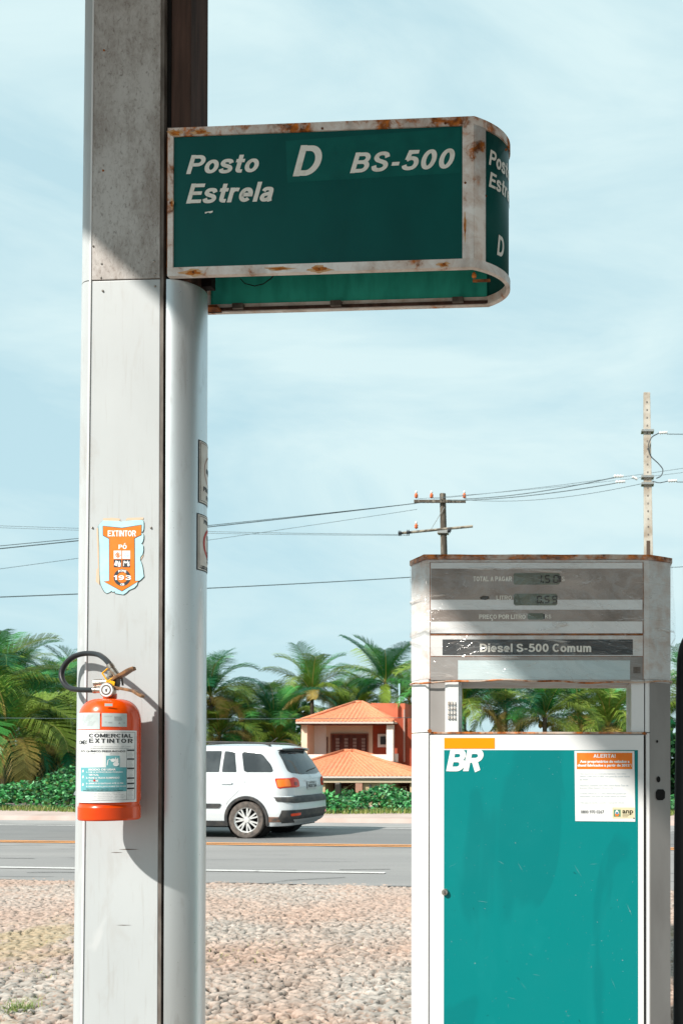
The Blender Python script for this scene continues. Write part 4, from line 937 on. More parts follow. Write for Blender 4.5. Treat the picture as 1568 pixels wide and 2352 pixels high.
def wrap_sheet():
    P = []; base = [(xLL-.006, PD), (xLL-.006, yLL-.004), (xL-.004, -.010), (xR_+.004, -.010), (xRR+.006, yRR-.004), (xRR+.008, PD)]
    for a, b in zip(base, base[1:]):
        n = max(3, int(math.hypot(b[0]-a[0], b[1]-a[1])/.012)); P += [(a[0]+(b[0]-a[0])*i/n, a[1]+(b[1]-a[1])*i/n) for i in range(n)]
    P.append(base[-1]); n = len(P); rows = 26; v = []
    for j in range(rows+1):
        t = j/rows; z = zt4-.002 - (zt4-zh-.004)*t
        for i, (x, y) in enumerate(P):
            d = .0022*sin(i*.31+j*.5)+.0016*sin(i*.9-j*.8)
            ox = 0
            if i > n*.72: bul = .026*sin(pi*min(1, t*1.05))*min(1, (i-n*.72)/(n*.12)); ox = bul
            zz = z + (.004*sin(i*.12)+.002*sin(i*.41) if j == rows else 0)
            v.append((x+ox, y-abs(d) if i < n*.8 else y, zz))
    g = PB().add(v, [(j*n+i, j*n+i+1, (j+1)*n+i+1, (j+1)*n+i) for j in range(rows) for i in range(n-1)]); g.build('plastic_wrap', M['wrap'], smooth=True)
    hem = [v[rows*n+i] for i in range(0, n, 2)]
    PB().tube([(x, y-.001, z) for x, y, z in hem], .0032, 7).build('wrap_hem', M['pump_rust'], smooth=True)
wrap_sheet()

# ------------------------------------------------------------------ car
def car():
    ang = math.atan2(-RM, -1)                     # heading left along the road
    hd = Vector((-1, -RM*1.0)).normalized(); hd = Vector((-cos(math.atan(-RM)), sin(math.atan(-RM)))); lf = Vector((-hd.y, hd.x))   # left of heading
    if lf.y > 0: lf = -lf
    wc = at(569, 1928, 16.55); yaw = atan2(hd.y, hd.x)
    base = Vector((wc.x, wc.y)) - lf*.76
    root = empty('parked_car', (base.x, base.y, .014), yaw); tag(root, 'white station wagon with roof rails driving away to the left on the road', 'car'); root.name = 'station_wagon'
    def itp(tab):
        zs = [a for a, b in tab]; vs = [b for a, b in tab]; return lambda z: float(np.interp(z, zs, vs))
    Wf = itp([(.2,.77),(.28,.80),(.42,.822),(.62,.830),(.86,.828),(1.0,.812),(1.07,.795),(1.10,.784),(1.25,.744),(1.40,.697),(1.45,.679),(1.485,.635),(1.51,.59),(1.53,.535),(1.55,.44),(1.565,.28),(1.572,.1)])
    XR = itp([(.2,-.66),(.27,-.74),(.36,-.80),(.48,-.815),(.60,-.81),(.66,-.79),(.70,-.745),(.85,-.755),(1.0,-.735),(1.06,-.70),(1.10,-.675),(1.30,-.555),(1.45,-.445),(1.50,-.42),(1.53,-.37),(1.55,-.25),(1.565,0),(1.572,.3)])
    XF = itp([(.2,2.98),(.35,3.10),(.6,3.13),(.75,3.08),(.88,2.98),(.95,2.75),(1.02,2.28),(1.10,2.12),(1.30,1.75),(1.45,1.45),(1.50,1.30),(1.53,1.15),(1.55,1.0),(1.565,.8),(1.572,.6)])
    RC = itp([(.2,.28),(.62,.30),(.9,.26),(1.1,.24),(1.4,.20),(1.5,.2),(1.55,.2),(1.572,.08)])
    def outline(z, nr=14, na=12, ns=150, nf=10):
        w_, r, xr, xf = Wf(z), RC(z), XR(z), XF(z); r = min(r, w_*.9); rf = min(.35, w_*.9); o = []
        bul = .035
        for i in range(nr): y = (w_-r)*i/nr; o.append((xr - bul*(1-(y/max(w_-r, .01))**2)*1.0, y))
        for i in range(na): a = pi/2*i/na; o.append((xr + r - r*cos(a), w_-r+r*sin(a)))
        for i in range(ns): o.append((xr+r+(xf-rf-xr-r)*i/ns, w_))
        for i in range(na): a = pi/2*i/na; o.append((xf-rf+rf*sin(a), w_-rf+rf*cos(a)))
        for i in range(nf+1): y = (w_-rf)*(1-i/nf); o.append((xf+.05*(1-(y/max(w_-rf, .01))**2), y))
        return o
    Z = np.concatenate([np.linspace(.20, 1.10, 46), np.linspace(1.12, 1.50, 18), [1.515,1.53,1.54,1.55,1.558,1.565,1.572]])
    v = []; 
    for z in Z:
        o = outline(z); v += [(x, y, z) for x, y in o] + [(x, -y, z) for x, y in o[::-1][1:-1]]
    n = len(o)*2-2; v = np.array(v); f = []
    wheels = [(0,.31),(2.47,.31)]
    for j in range(len(Z)-1):
        for i in range(n):
            q = (j*n+i, j*n+(i+1) % n, (j+1)*n+(i+1) % n, (j+1)*n+i); c = v[list(q)].mean(0)
            if abs(c[1]) > .55 and any(math.hypot(c[0]-wx_, c[2]-wz_) < .345 for wx_, wz_ in wheels): continue
            f.append(q)
    f.append(tuple(range((len(Z)-1)*n, len(Z)*n)))
    paint = mat('white_car_paint', (.60,.63,.65), .22, coat=.5)
    bd = MB().add([tuple(p) for p in v], [tuple(q) for q in f]).build('body', paint, root, auto=28)
    def sd(x, z, off=0, s=1):                    # point on the side (wrapping round the rear corner)
        w_, r, xr = Wf(z), RC(z), XR(z); k = xr + r - x
        y = w_ if k <= 0 else w_-r+sqrt(max(0, r*r-k*k)); nx_ = 0 if k <= 0 else -k/r; ny__ = sqrt(max(0, 1-nx_*nx_))
        return (x+nx_*off, s*(y+ny__*off), z)
    def rq(p, z, off=0):                         # signed distance p from the rear centre line, round the corner
        s = -1 if p < 0 else 1; p = abs(p); w_, r, xr = Wf(z), RC(z), XR(z); L_ = w_-r
        if p < L_: return (xr-.035*(1-(p/L_)**2)-off, s*p, z)
        a = (p-L_)/r
        if a < pi/2: return (xr+r-(r+off)*cos(a), s*(L_+(r+off)*sin(a)), z)
        return (xr+r+(p-L_-r*pi/2), s*(w_+off), z)
    def patch(fn, poly, off, rows=14, cols=14):
        zs = [z for _, z in poly]; z0, z1 = min(zs), max(zs); v = []
        for j in range(rows+1):
            z = z0+(z1-z0)*(.002+.996*j/rows); xs_ = []
            for (xa_, za_), (xb2, zb3) in zip(poly, poly[1:]+poly[:1]):
                if (za_-z)*(zb3-z) <= 0 and za_ != zb3: xs_.append(xa_+(xb2-xa_)*(z-za_)/(zb3-za_))
            a, b = min(xs_), max(xs_)
            for i in range(cols+1): v.append(fn(a+(b-a)*i/cols, z, off))
        return v, [(j*(cols+1)+i, j*(cols+1)+i+1, (j+1)*(cols+1)+i+1, (j+1)*(cols+1)+i) for j in range(rows) for i in range(cols)]
    def P(fn, poly, off, name, m, parent=root, **k): return MB().add(*patch(fn, poly, off, **k)).build(name, m, parent, smooth=True)
    glass = mat('tinted_glass', (.03,.036,.04), .06, c2=(.075,.085,.09), scale=1.4, lo=.45, hi=.7, spec=.5)
    trim = mat('black_car_trim', (.045,.047,.05), .55, c2=(.08,.075,.07), scale=9)
    def rnd(pts, k=.2, n=4):
        o = []
        for i in range(len(pts)):
            a, b, c = Vector(pts[i-1]), Vector(pts[i]), Vector(pts[(i+1) % len(pts)])
            p0, p1 = b+(a-b).normalized()*min(k, (a-b).length*.45), b+(c-b).normalized()*min(k, (c-b).length*.45)
            o += [tuple(((1-t)**2)*p0+2*t*(1-t)*b+t*t*p1) for t in [j/n for j in range(n+1)]]
        return o
    for s in (1, -1):
        fn = lambda x, z, off=0, s=s: sd(x, z, off, s)
        for poly, nm_ in ((rnd([(.05,1.095),(-.46,1.095),(-.40,1.22),(-.22,1.40),(.14,1.44)],.05), 'quarter_window'), (rnd([(.18,1.095),(.44,1.095),(.44,1.445),(.26,1.44)],.02), 'door_window'), (rnd([(.485,1.095),(1.02,1.095),(1.0,1.45),(.485,1.45)],.02), 'door_window'), (rnd([(1.12,1.095),(1.98,1.095),(1.5,1.445),(1.12,1.45)],.03), 'door_window')):
            P(fn, poly, .006, nm_, glass, rows=20)
        P(fn, [(.44,1.09),(.485,1.09),(.485,1.455),(.44,1.455)], .006, 'window_bar', mat('satin_bar', (.55,.57,.58), .4), cols=2)
        P(fn, [(.05,1.09),(.18,1.09),(.26,1.45),(.145,1.45)], .0055, 'window_bar', mat('satin_pillar', (.50,.53,.55), .4), cols=3)
        for wx_, wz_ in wheels:                  # arch trims
            g = MB(); vv = []; nA = 40
            for k in range(nA+1):
                a = radians(-18 + 216*k/nA)
                for rr_, of in ((.335,-.05),(.335,.014),(.375,.018),(.388,.002)):
                    x, z = wx_+rr_*cos(a), wz_+rr_*sin(a)*1.02; z = max(.205, z); p = sd(x, z, of, s); vv.append(p)
            g.add(vv, [(4*k+q, 4*k+q+1, 4*k+5+q, 4*k+4+q) for k in range(nA) for q in range(3)])
            g.build('arch_trim', trim, root, auto=40)
            MB().lathe([(.345,s*.80),(.345,s*.50),(.02,s*.50)], 32, (wx_, 0, wz_), 'y', cap=False).build('wheel_well', M['black'], root)
        P(fn, [(.36,.20),(2.1,.20),(2.1,.29),(.36,.29)], .016, 'sill', trim, cols=20, rows=4)
        P(fn, rnd([(.46,.50),(1.9,.50),(1.9,.575),(.42,.575)],.02), .014, 'side_moulding', trim, rows=5)
        P(fn, [(-.74,.27),(-.36,.27),(-.37,.36),(-.74,.38)], .006, 'bumper_corner', mat('muddy_trim', (.22,.12,.085), .8, c2=(.07,.065,.06), scale=7), cols=8, rows=5)
        P(fn, rnd([(.24,.90),(.44,.90),(.44,.945),(.24,.945)],.02), .022, 'door_handle', paint, rows=5)
        g = MB(); seg = [(-.01,1.09),(.02,.93),(.15,.76),(.30,.62),(.34,.56)]
        for (a, b), (c, d) in zip(seg, seg[1:]): g.add([fn(a,b,.002), fn(a+.007,b,.002), fn(c+.007,d,.002), fn(c,d,.002)], [(0,1,2,3)])
        g.build('door_seam', mat('seam_grey', (.16,.17,.18), .6), root); g = MB()
        for a, b, c, d in ((1.07,.30,1.075,1.09),): g.add([fn(a,b,.002), fn(c,b,.002), fn(c,d,.002), fn(a,d,.002)], [(0,1,2,3)])
        g.build('door_seam', mat('seam_grey', (.16,.17,.18), .6), root)
        rl = [(x, s*.545, z) for x, z in ((-.30,1.535),(-.22,1.562),(-.1,1.580),(.3,1.592),(.9,1.60),(1.3,1.585),(1.42,1.54))]
        MB().tube(spline(rl, 6), .015, 8).build('roof_rail', trim, root, smooth=True)
    for wx_, wz_ in wheels:
        for s in (1, -1):
            wh = empty('wheel', (wx_, s*.735, wz_-.004), 0, root)
            MB().lathe([(.205,s*.085),(.25,s*.098),(.292,s*.090),(.306,s*.070),(.309,0),(.306,-s*.07),(.29,-s*.09),(.20,-s*.09)], 56, (0,0,0), 'y', cap=False).build('tyre', mat('dusty_tyre', (.15,.125,.11), .9, c2=(.07,.065,.06), scale=14, bump=.3), wh, auto=35)
            MB().lathe([(.207,s*.086),(.203,s*.074),(.19,s*.04),(.19,-s*.05)], 48, (0,0,0), 'y', cap=False).lathe([(.19,-s*.0),(.0001,-s*.0)], 32, (0,-s*.01,0), 'y', cap=False).build('rim_barrel', M['black'], wh, smooth=True)
            g = MB()
            for k in range(7):
                for dlt in (-.17, .17):
                    a0 = 2*pi*k/7; a1 = a0+dlt; r0, r1 = .035, .196; ww = .016
                    for t0, t1 in ((0, 1),):
                        p0 = Vector((r0*cos(a0+dlt*.3), r0*sin(a0+dlt*.3))); p1 = Vector((r1*cos(a1), r1*sin(a1))); d = (p1-p0).normalized(); nn = Vector((-d.y, d.x))
                        w0, w1 = .013, .012; vs = []
                        for yy, sh in ((s*.072, 0), (s*.040, 0)):
                            for p, ww in ((p0, w0), (p1, w1)): vs += [((p+nn*ww).x, yy, (p+nn*ww).y), ((p-nn*ww).x, yy, (p-nn*ww).y)]
                        g.add(vs, [(0,1,3,2),(4,6,7,5),(0,2,6,4),(1,5,7,3),(0,4,5,1),(2,3,7,6)])
            g.lathe([(.0001,s*.080),(.045,s*.078),(.052,s*.06)], 24, (0,0,0), 'y', cap=False); g.lathe([(.208,s*.088),(.196,s*.076),(.190,s*.055)], 56, (0,0,0), 'y', cap=False)
            g.build('spokes', mat('silver_rim', (.68,.68,.67), .32, .35), wh, auto=30)
    # rear
    P(rq, rnd([(-.67,1.09),(-.35,1.055),(.35,1.055),(.67,1.09),(.585,1.45),(-.585,1.45)],.07), .005, 'rear_window', glass, cols=26)
    for s in (1, -1):
        fn = lambda p, z, off=0, s=s: rq(s*p, z, off)
        tl = P(fn, rnd([(.46,.845),(.93,.825),(.955,1.0),(.58,1.01),(.47,.97)],.04), .006, 'tail_light', mat('tail_red', (.62,.035,.01), .12, coat=.6), cols=20)
        P(fn, rnd([(.70,.86),(.92,.845),(.93,.975),(.72,.985)],.03), .009, 'indicator', mat('tail_orange', (.85,.20,.03), .15, coat=.5), tl)
        P(fn, rnd([(.53,.875),(.63,.87),(.63,.935),(.53,.93)],.02), .009, 'brake_bulb', mat('tail_dark', (.22,.012,.008), .15, coat=.5), tl)
        P(fn, rnd([(.52,.375),(.74,.365),(.75,.41),(.53,.42)],.015), .014, 'reflector', mat('reflector_red', (.75,.06,.015), .15, coat=.5))
    P(rq, [(-.98,.615),(-.70,.585),(.70,.585),(.98,.615),(.99,.695),(.60,.70),(.50,.655),(-.50,.655),(-.60,.70),(-.99,.695)], .012, 'bumper_step', trim, cols=36, rows=8)
    P(rq, [(-.80,.25),(.80,.25),(.93,.34),(.90,.47),(-.90,.47),(-.93,.34)], .009, 'bumper_insert', trim, cols=36, rows=8)
    P(rq, [(-.55,.235),(.55,.235),(.66,.31),(-.66,.31)], .016, 'skid_plate', mat('skid_silver', (.42,.42,.42), .4, .4), cols=30, rows=5)
    pl = P(rq, [(-.20,.80),(.20,.80),(.20,.93),(-.20,.93)], .016, 'number_plate', mat('plate_grey', (.45,.47,.47), .45), cols=6)
    g = MB(); fp = lambda x, y, off=0: rq(-x, -y, .019+off)
    g.text(fp, 'NUS 7164', -.17, -.885, .17, -.825, 0, .03).text(fp, 'CE-FORTALEZA', -.11, -.92, .11, -.90, 0, .02); g.build('plate_characters', M['ink'], pl)
    P(rq, [(-.27,.935),(.27,.935),(.27,.965),(-.27,.965)], .028, 'plate_light_bar', paint, cols=6, rows=3)
    fe_ = lambda x, y, off=0: rq(-x, -y, .010+off)
    MB().ring(fe_, 0, -1.02, .030, .037, 0, 24).ring(fe_, 0, -1.02, .012, .016, 0, 16).build('badge', mat('chrome', (.7,.7,.7), .15, 1), root)
    g = MB(); v = []
    for i in range(17):
        y = -.56+1.12*i/16; q = 1-(y/.60)**2
        v += [(-.34, y, 1.524+.025*q), (-.50-.05*q, y, 1.492+.018*q), (-.50-.05*q, y, 1.474+.018*q), (-.38, y, 1.462)]
    g.add(v, [(4*i+k, 4*i+(k+1) % 4, 4*i+4+(k+1) % 4, 4*i+4+k) for i in range(16) for k in range(4)] + [(3,2,1,0), (64,65,66,67)]); g.build('spoiler', paint, root, auto=45)
    MB().box(-.51,-.43,-.50,.50,1.452,1.470).build('spoiler_underside', trim, root)
    MB().box(-.556,-.541,-.16,.16,1.488,1.500).build('high_brake_light', mat('high_brake', (.35,.02,.01), .2), root)
    MB().tube([rq(.02,1.11,.02), rq(-.12,1.13,.02), rq(-.42,1.155,.02)], .009, 6).build('rear_wiper', trim, root)
    MB().tube([(-.05,.1,1.56),(-.22,.1,1.68)], .005, 6).build('antenna', trim, root)
    ft = lambda x, z, off=0: (0,0,0)
    g = MB(); v = []
    for z in np.linspace(1.10, 1.45, 8):
        for k in range(13): y = (Wf(z)-.12)*(-1+2*k/12); v.append((XF(z)+.056*(1-(y/.8)**2), y, z))
    g.add(v, [(j*13+i, j*13+i+1, (j+1)*13+i+1, (j+1)*13+i) for j in range(7) for i in range(12)]); g.build('windscreen', glass, root, smooth=True)
    MB().box(-.6, 3.0, -.6, .6, .17, .21).build('underbody', M['black'], root)
    for s in (1, -1): MB().add(*patch(lambda y, z, off=0: (XF(z)+.04*(1-(y/.8)**2)+off, s*y, z), [(.42,.66),(.74,.70),(.74,.80),(.42,.78)], .012)).build('headlight', mat('headlamp', (.6,.62,.62), .1, coat=1), root)
car()

# ------------------------------------------------------------------ house
def house():
    Z = 50.9; s = 45.0
    def c6(cx, cy, y=0.): p = at((cx/2.178+680)/1.469, (cy/2.178+2130)/1.469, Z+y); return (p.x-hx, y, p.z-GZ)
    GZ = -2.5; hx = 0; p = at((1045/2.178+680)/1.469, 1700, Z); hx = p.x
    root = empty('two_storey_house', (hx, Z, GZ)); tag(root, 'two-storey cream and brick-red house with orange tiled hip roofs behind the hedge', 'house')
    cream = mat('cream_render', (.84,.66,.50), .85, c2=(.76,.59,.44), scale=.7, detail=6); redw = mat('brick_red_render', (.40,.085,.045), .85, c2=(.30,.06,.03), scale=1, detail=6)
    pale = mat('white_render', (.84,.78,.72), .85); wood = mat('dark_wood', (.14,.04,.025), .6, c2=(.08,.022,.015), scale=6, stretch=(1,1,.2))
    X = lambda cx, y=0.: c6(cx, 900, y)[0]; Zc = lambda cy, y=0.: c6(1000, cy, y)[2]
    def bx(g, a, b, y0, y1, t, bt): return g.box(X(a, y0), X(b, y0), y0, y1, Zc(bt, y0), Zc(t, y0))
    tile = new_mat('clay_tiles'); tm, tn, tb = tile
    tn.links.new(mixc(tn, ramp(tn, noise(tn, 9, 4, .6), .3, .7), mixc(tn, ramp(tn, noise(tn, 1.3, 5, .6), .5, .7, 0., .6), (.74,.30,.16), (.46,.20,.13)), (.60,.18,.08)), tb.inputs['Base Color']); tb.inputs['Roughness'].default_value = .8
    def hip(name, xl_, xp0, xp1, xr_, y0, yr, yb, ze, zp, zrt=None):
        """corrugated clay roof: front slope, both hips and the back"""
        def slope(A, B, Pa, Pb, rows=10):
            A, B, Pa, Pb = map(Vector, (A, B, Pa, Pb)); L_ = (B-A).length; nc = int(L_/.215)*6; nrm = (B-A).cross(Pa-A).normalized(); 
            if nrm.z < 0: nrm = -nrm
            e = (B-A).normalized(); v = []; 
            for j in range(rows+1):
                t = j/rows; a = A.lerp(Pa, t); b = B.lerp(Pb, t); ua, ub = (a-A).dot(e), (b-A).dot(e)
                for i in range(nc+1):
                    u = ua+(ub-ua)*i/nc; q = a.lerp(b, i/nc); h_ = .05*abs(sin(pi*u/.215)) + .012*((j % 2)); v.append(q+nrm*h_)
            return v, [(j*(nc+1)+i, j*(nc+1)+i+1, (j+1)*(nc+1)+i+1, (j+1)*(nc+1)+i) for j in range(rows) for i in range(nc)]
        g = MB(); fl, fr_, bl, br = (xl_,y0,ze),(xr_,y0,ze),(xl_,yb,ze),(xr_,yb,ze); p0, p1 = (xp0,yr,zp),(xp1,yr,zp)
        g.add(*slope(fl, fr_, p0, p1)); g.add(*slope(br, bl, p1, p0)); g.add(*slope(bl, fl, p0, p0)); g.add(*slope(fr_, br, p1, p1))
        r = g.build(name, tm, root)
        c = MB()
        for a, b in ((fl,p0),(fr_,p1),(bl,p0),(br,p1)) + (((p0,p1),) if xp1-xp0 > .1 else ()): c.tube([Vector(a)+Vector((0,0,.05)), Vector(b)+Vector((0,0,.06))], .085, 8)
        c.build('ridge_tiles', tm, r, smooth=True)
        c = MB().box(xl_-.03, xr_+.03, y0-.06, y0+.01, ze-.07, ze+.02).box(xl_-.04, xl_+.02, y0, yb, ze-.07, ze+.02).box(xr_-.02, xr_+.04, y0, yb, ze-.07, ze+.02); c.build('gutter', mat('pale_fascia', (.62,.56,.50), .8), r)
        MB().box(xl_+.02, xr_-.02, y0+.03, yb-.02, ze-.12, ze-.072).build('soffit', wood, r)
        return r
    zu = Zc(668); hip('upper_roof', X(697), X(1128,2.6), X(1180,2.6), X(1405), 0, 2.6, 5.4, zu, Zc(528,2.6))
    zl_ = Zc(1068,-3.0); hip('lower_roof', X(430,-3.0), X(1045,.12), X(1045,.12)+.5, X(1640,-3.0), -3.0, .12, 3, zl_, Zc(885,.12))
    # upper storey
    g = MB(); bx(g, 732, 775, .35, 4.9, 675, 1010); bx(g, 915, 1255, 1.7, 4.9, 675, 1000); g.build('upper_wall', cream, root)
    g = MB(); g.box(X(775,.35), X(915,1.7), 1.68, 4.9, Zc(1010,1.7), Zc(675,1.7)); g.build('white_wall', pale, root)
    g = MB(); bx(g, 1256, 1405, 1.72, 4.9, 675, 1000); bx(g, 1412, 1600, 1.0, 5.2, 640, 1060); rw = g.build('red_wall', redw, root)
    g = MB(); bx(g, 1357, 1406, .2, .55, 675, 955); g.build('white_column', pale, root)
    g = MB(); bx(g, 735, 1410, .25, .45, 905, 1010); bx(g, 1406, 1440, .5, .7, 900, 960); g.build('balcony_parapet', pale, root)
    g = MB(); bx(g, 1243, 1440, 3.4, 6.0, 528, 700); bx(g, 1441, 1492, 3.6, 6.0, 530, 700); g.build('roof_tower', mat('tower_red', (.60,.18,.10), .85, c2=(.50,.14,.08), scale=.8), root)
    g = MB(); bx(g, 955, 1215, 1.62, 1.75, 757, 905); dd = g.build('shutter_door', wood, root)
    g = MB()
    for k in range(4):
        a = 985+k*63; 
        for j in range(5): bx(g, a, a+26, 1.58, 1.63, 785+j*24, 803+j*24)
    g.build('lattice', mat('lattice_glass', (.30,.20,.17), .5), dd)
    g = MB(); bx(g, 946, 956, 1.6, 1.7, 752, 905); bx(g, 1214, 1222, 1.6, 1.7, 752, 905); bx(g, 946, 1222, 1.59, 1.7, 750, 758); g.build('door_frame', mat('frame_wood', (.25,.09,.05), .6), dd)
    g = MB(); bx(g, 1292, 1368, 1.6, 1.75, 755, 852); wf = g.build('window_frame', pale, root)
    g = MB(); bx(g, 1312, 1352, 1.56, 1.61, 773, 832); g.build('window_louvre', M['ink'], wf)
    g = MB(); bx(g, 918, 926, 1.5, 1.56, 775, 900); g.build('leaning_pole', wood, root)
    # lower storey
    g = MB(); bx(g, 560, 1600, -2.93, -2.76, 1080, 1112); g.build('beam', mat('sand_beam', (.62,.50,.36), .85), root)
    g = MB(); bx(g, 560, 908, -2.75, .2, 1112, 1330); bx(g, 1182, 1402, -2.75, .2, 1112, 1330); bx(g, 1530, 1600, -2.75, .2, 1112, 1330); g.build('lower_wall', mat('sand_render', (.60,.45,.28), .85, c2=(.50,.37,.22), scale=.8), root)
    g = MB(); bx(g, 908, 1130, -1.2, -1.0, 1112, 1330); bx(g, 1402, 1530, -1.2, -1.0, 1112, 1330); ld = g.build('lower_door', wood, root)
    g = MB()
    for a in (930, 985, 1040, 1425, 1470):
        for j in range(4): bx(g, a, a+30, -1.25, -1.201, 1140+j*28, 1158+j*28)
    g.build('lattice', mat('lattice_cream', (.42,.33,.27), .5), ld)
    m, nt, b = new_mat('exposed_brick'); br = nt.nodes.new('ShaderNodeTexBrick'); br.inputs['Color1'].default_value = (.42,.17,.10,1); br.inputs['Color2'].default_value = (.34,.13,.08,1); br.inputs['Mortar'].default_value = (.5,.42,.34,1); br.inputs['Scale'].default_value = 5
    tc_ = nt.nodes.new('ShaderNodeTexCoord'); mp_ = nt.nodes.new('ShaderNodeMapping'); mp_.inputs['Rotation'].default_value = (pi/2,0,0); nt.links.new(tc_.outputs['Object'], mp_.inputs[0]); nt.links.new(mp_.outputs[0], br.inputs[0]); nt.links.new(br.outputs[0], b.inputs['Base Color'])
    g = MB(); bx(g, 1130, 1180, -2.9, -2.5, 1112, 1330); g.build('brick_pillar', m, root)
    for cx, cy in ((1237,1140),(1290,1155),(1337,1175)):
        g = MB(); bx(g, cx-7, cx+7, -2.84, -2.751, cy-13, cy+15); g.build('wall_lamp', M['ink'], root, bevel=.01)
    g = MB().tube([c6(1488, 575, .9), c6(1488, 960, .9)], .05, 8); g.build('drain_pipe', mat('pipe_pink', (.5,.32,.27), .7), root)
    g = MB().tube([c6(1452, 528, 3.6), c6(1452, 385, 3.6)], .045, 8); g.build('roof_mast', mat('mast_blue', (.45,.68,.75), .5), root)
house()

# ------------------------------------------------------------------ vegetation
leafm = tint_mat('palm_leaf', .42, .14, .2); thickm = tint_mat('foliage', .7, .1, .1); vinem = tint_mat('vine_leaf', .42, .2, .22)
trunkm = mat('palm_trunk', (.20,.15,.11), .9, c2=(.12,.09,.065), scale=6, stretch=(1,1,6), bump=.4)
def crown_geo(seed, droop=.9, nf=26, L0=3.4, old=.25):
    R = np.random.default_rng(seed); V = []; F = []; K = []; nv = 0
    for k in range(nf):
        az_ = 2.399*k + R.uniform(-.3, .3); t = (k+.5)/nf; el0 = radians(86 - 92*t + R.uniform(-10, 10)); L_ = L0*R.uniform(.82, 1.12)*(.75+.4*sin(pi*min(1, t+.15)))
        ns = 12; p = np.array([0., 0., 0.]); e = el0; pts = [p.copy()]; dirs = []
        d_el = (droop+R.uniform(-.15, .45))*(1.15 if t > .4 else .8)
        sw = R.uniform(-.25, .25)
        for i in range(ns):
            a_ = az_+sw*(i/ns); d = np.array([cos(a_)*cos(e), sin(a_)*cos(e), sin(e)]); dirs.append(d); p = p+d*L_/ns; pts.append(p.copy()); e -= d_el/ns*(.5+1.5*i/ns)*1.35
        r_ = R.random()
        if t > 1-old and r_ < .6: base = np.array([.50,.36,.10])*R.uniform(.6, 1.1)
        elif r_ < .35: base = np.array([.17,.25,.035])*R.uniform(.7, 1.3)
        elif r_ < .7: base = np.array([.04,.18,.035])*R.uniform(.7, 1.4)
        else: base = np.array([.010,.105,.040])*R.uniform(.6, 1.4)
        rach = np.array([.60,.46,.14]) if r_ < .5 else np.array([.20,.24,.06])
        for i in range(ns):                        # midrib
            d = dirs[i]; s = np.cross(d, [0,0,1]); s = s/(np.linalg.norm(s)+1e-6); w_ = .035*(1-i/ns)+.008
            V += [pts[i]-s*w_, pts[i]+s*w_, pts[i+1]+s*w_*.8, pts[i+1]-s*w_*.8]; F.append((nv,nv+1,nv+2,nv+3)); K += [rach]*4; nv += 4
        nl = 60
        for j in range(nl):
            u = .10+.89*j/nl; i = min(ns-1, int(u*ns)); q = pts[i]+(pts[i+1]-pts[i])*(u*ns-i); d = dirs[i]; s = np.cross(d, [0,0,1]); s = s/(np.linalg.norm(s)+1e-6); up = np.cross(s, d)
            ll = L_*.27*(.35+sin(pi*min(1, u*.93+.05))**.7)*R.uniform(.85, 1.1)
            for sg_ in (1, -1):
                o1 = s*sg_*.75+d*.65+up*.30*(1-t); o1 /= np.linalg.norm(o1); tip = q+o1*ll*.55; o2 = o1*(1.15-.7*t)+np.array([0,0,-.35-.8*t]); tip2 = tip+o2/np.linalg.norm(o2)*ll*.5*R.uniform(.8, 1.2)
                wv = d*.017; c = base*R.uniform(.75, 1.25)
                V += [q-wv, q+wv, tip+wv*.9, tip-wv*.9, tip2]; F += [(nv,nv+1,nv+2,nv+3),(nv+3,nv+2,nv+4,nv+4)]; K += [c]*5; nv += 5
    return np.array(V), F, np.clip(np.array(K), 0, 1)
def fix_faces(F):
    return [f[:3] if f[2] == f[3] else f for f in F]
crowns = []
for sd_, dr_, nf_, ol_ in ((1,.85,22,.2),(2,1.1,25,.24),(3,.62,19,.12),(4,1.3,28,.34),(5,.95,23,.25)):
    V, F, K = crown_geo(sd_, dr_, nf_, old=ol_); F3 = []
    for f in F:
        if len(set(f)) == 3: F3.append((f[0], f[1], f[2], f[2]))
    me = bpy.data.meshes.new('crown'); me.from_pydata([tuple(p) for p in V], [], [tuple(dict.fromkeys((f[0],f[1],f[3]))) if False else ((f[0],f[1],f[2]) if f[2] == f[3] else f) for f in [tuple(x) if len(set(x)) == 4 else (x[0], x[1], x[2], x[2]) for x in F]])
    a = me.color_attributes.new('tint', 'FLOAT_COLOR', 'POINT'); c = np.ones((len(V), 4), np.float32); c[:, :3] = K; a.data.foreach_set('color', c.ravel()); me.materials.append(leafm); me.update(); crowns.append(me)
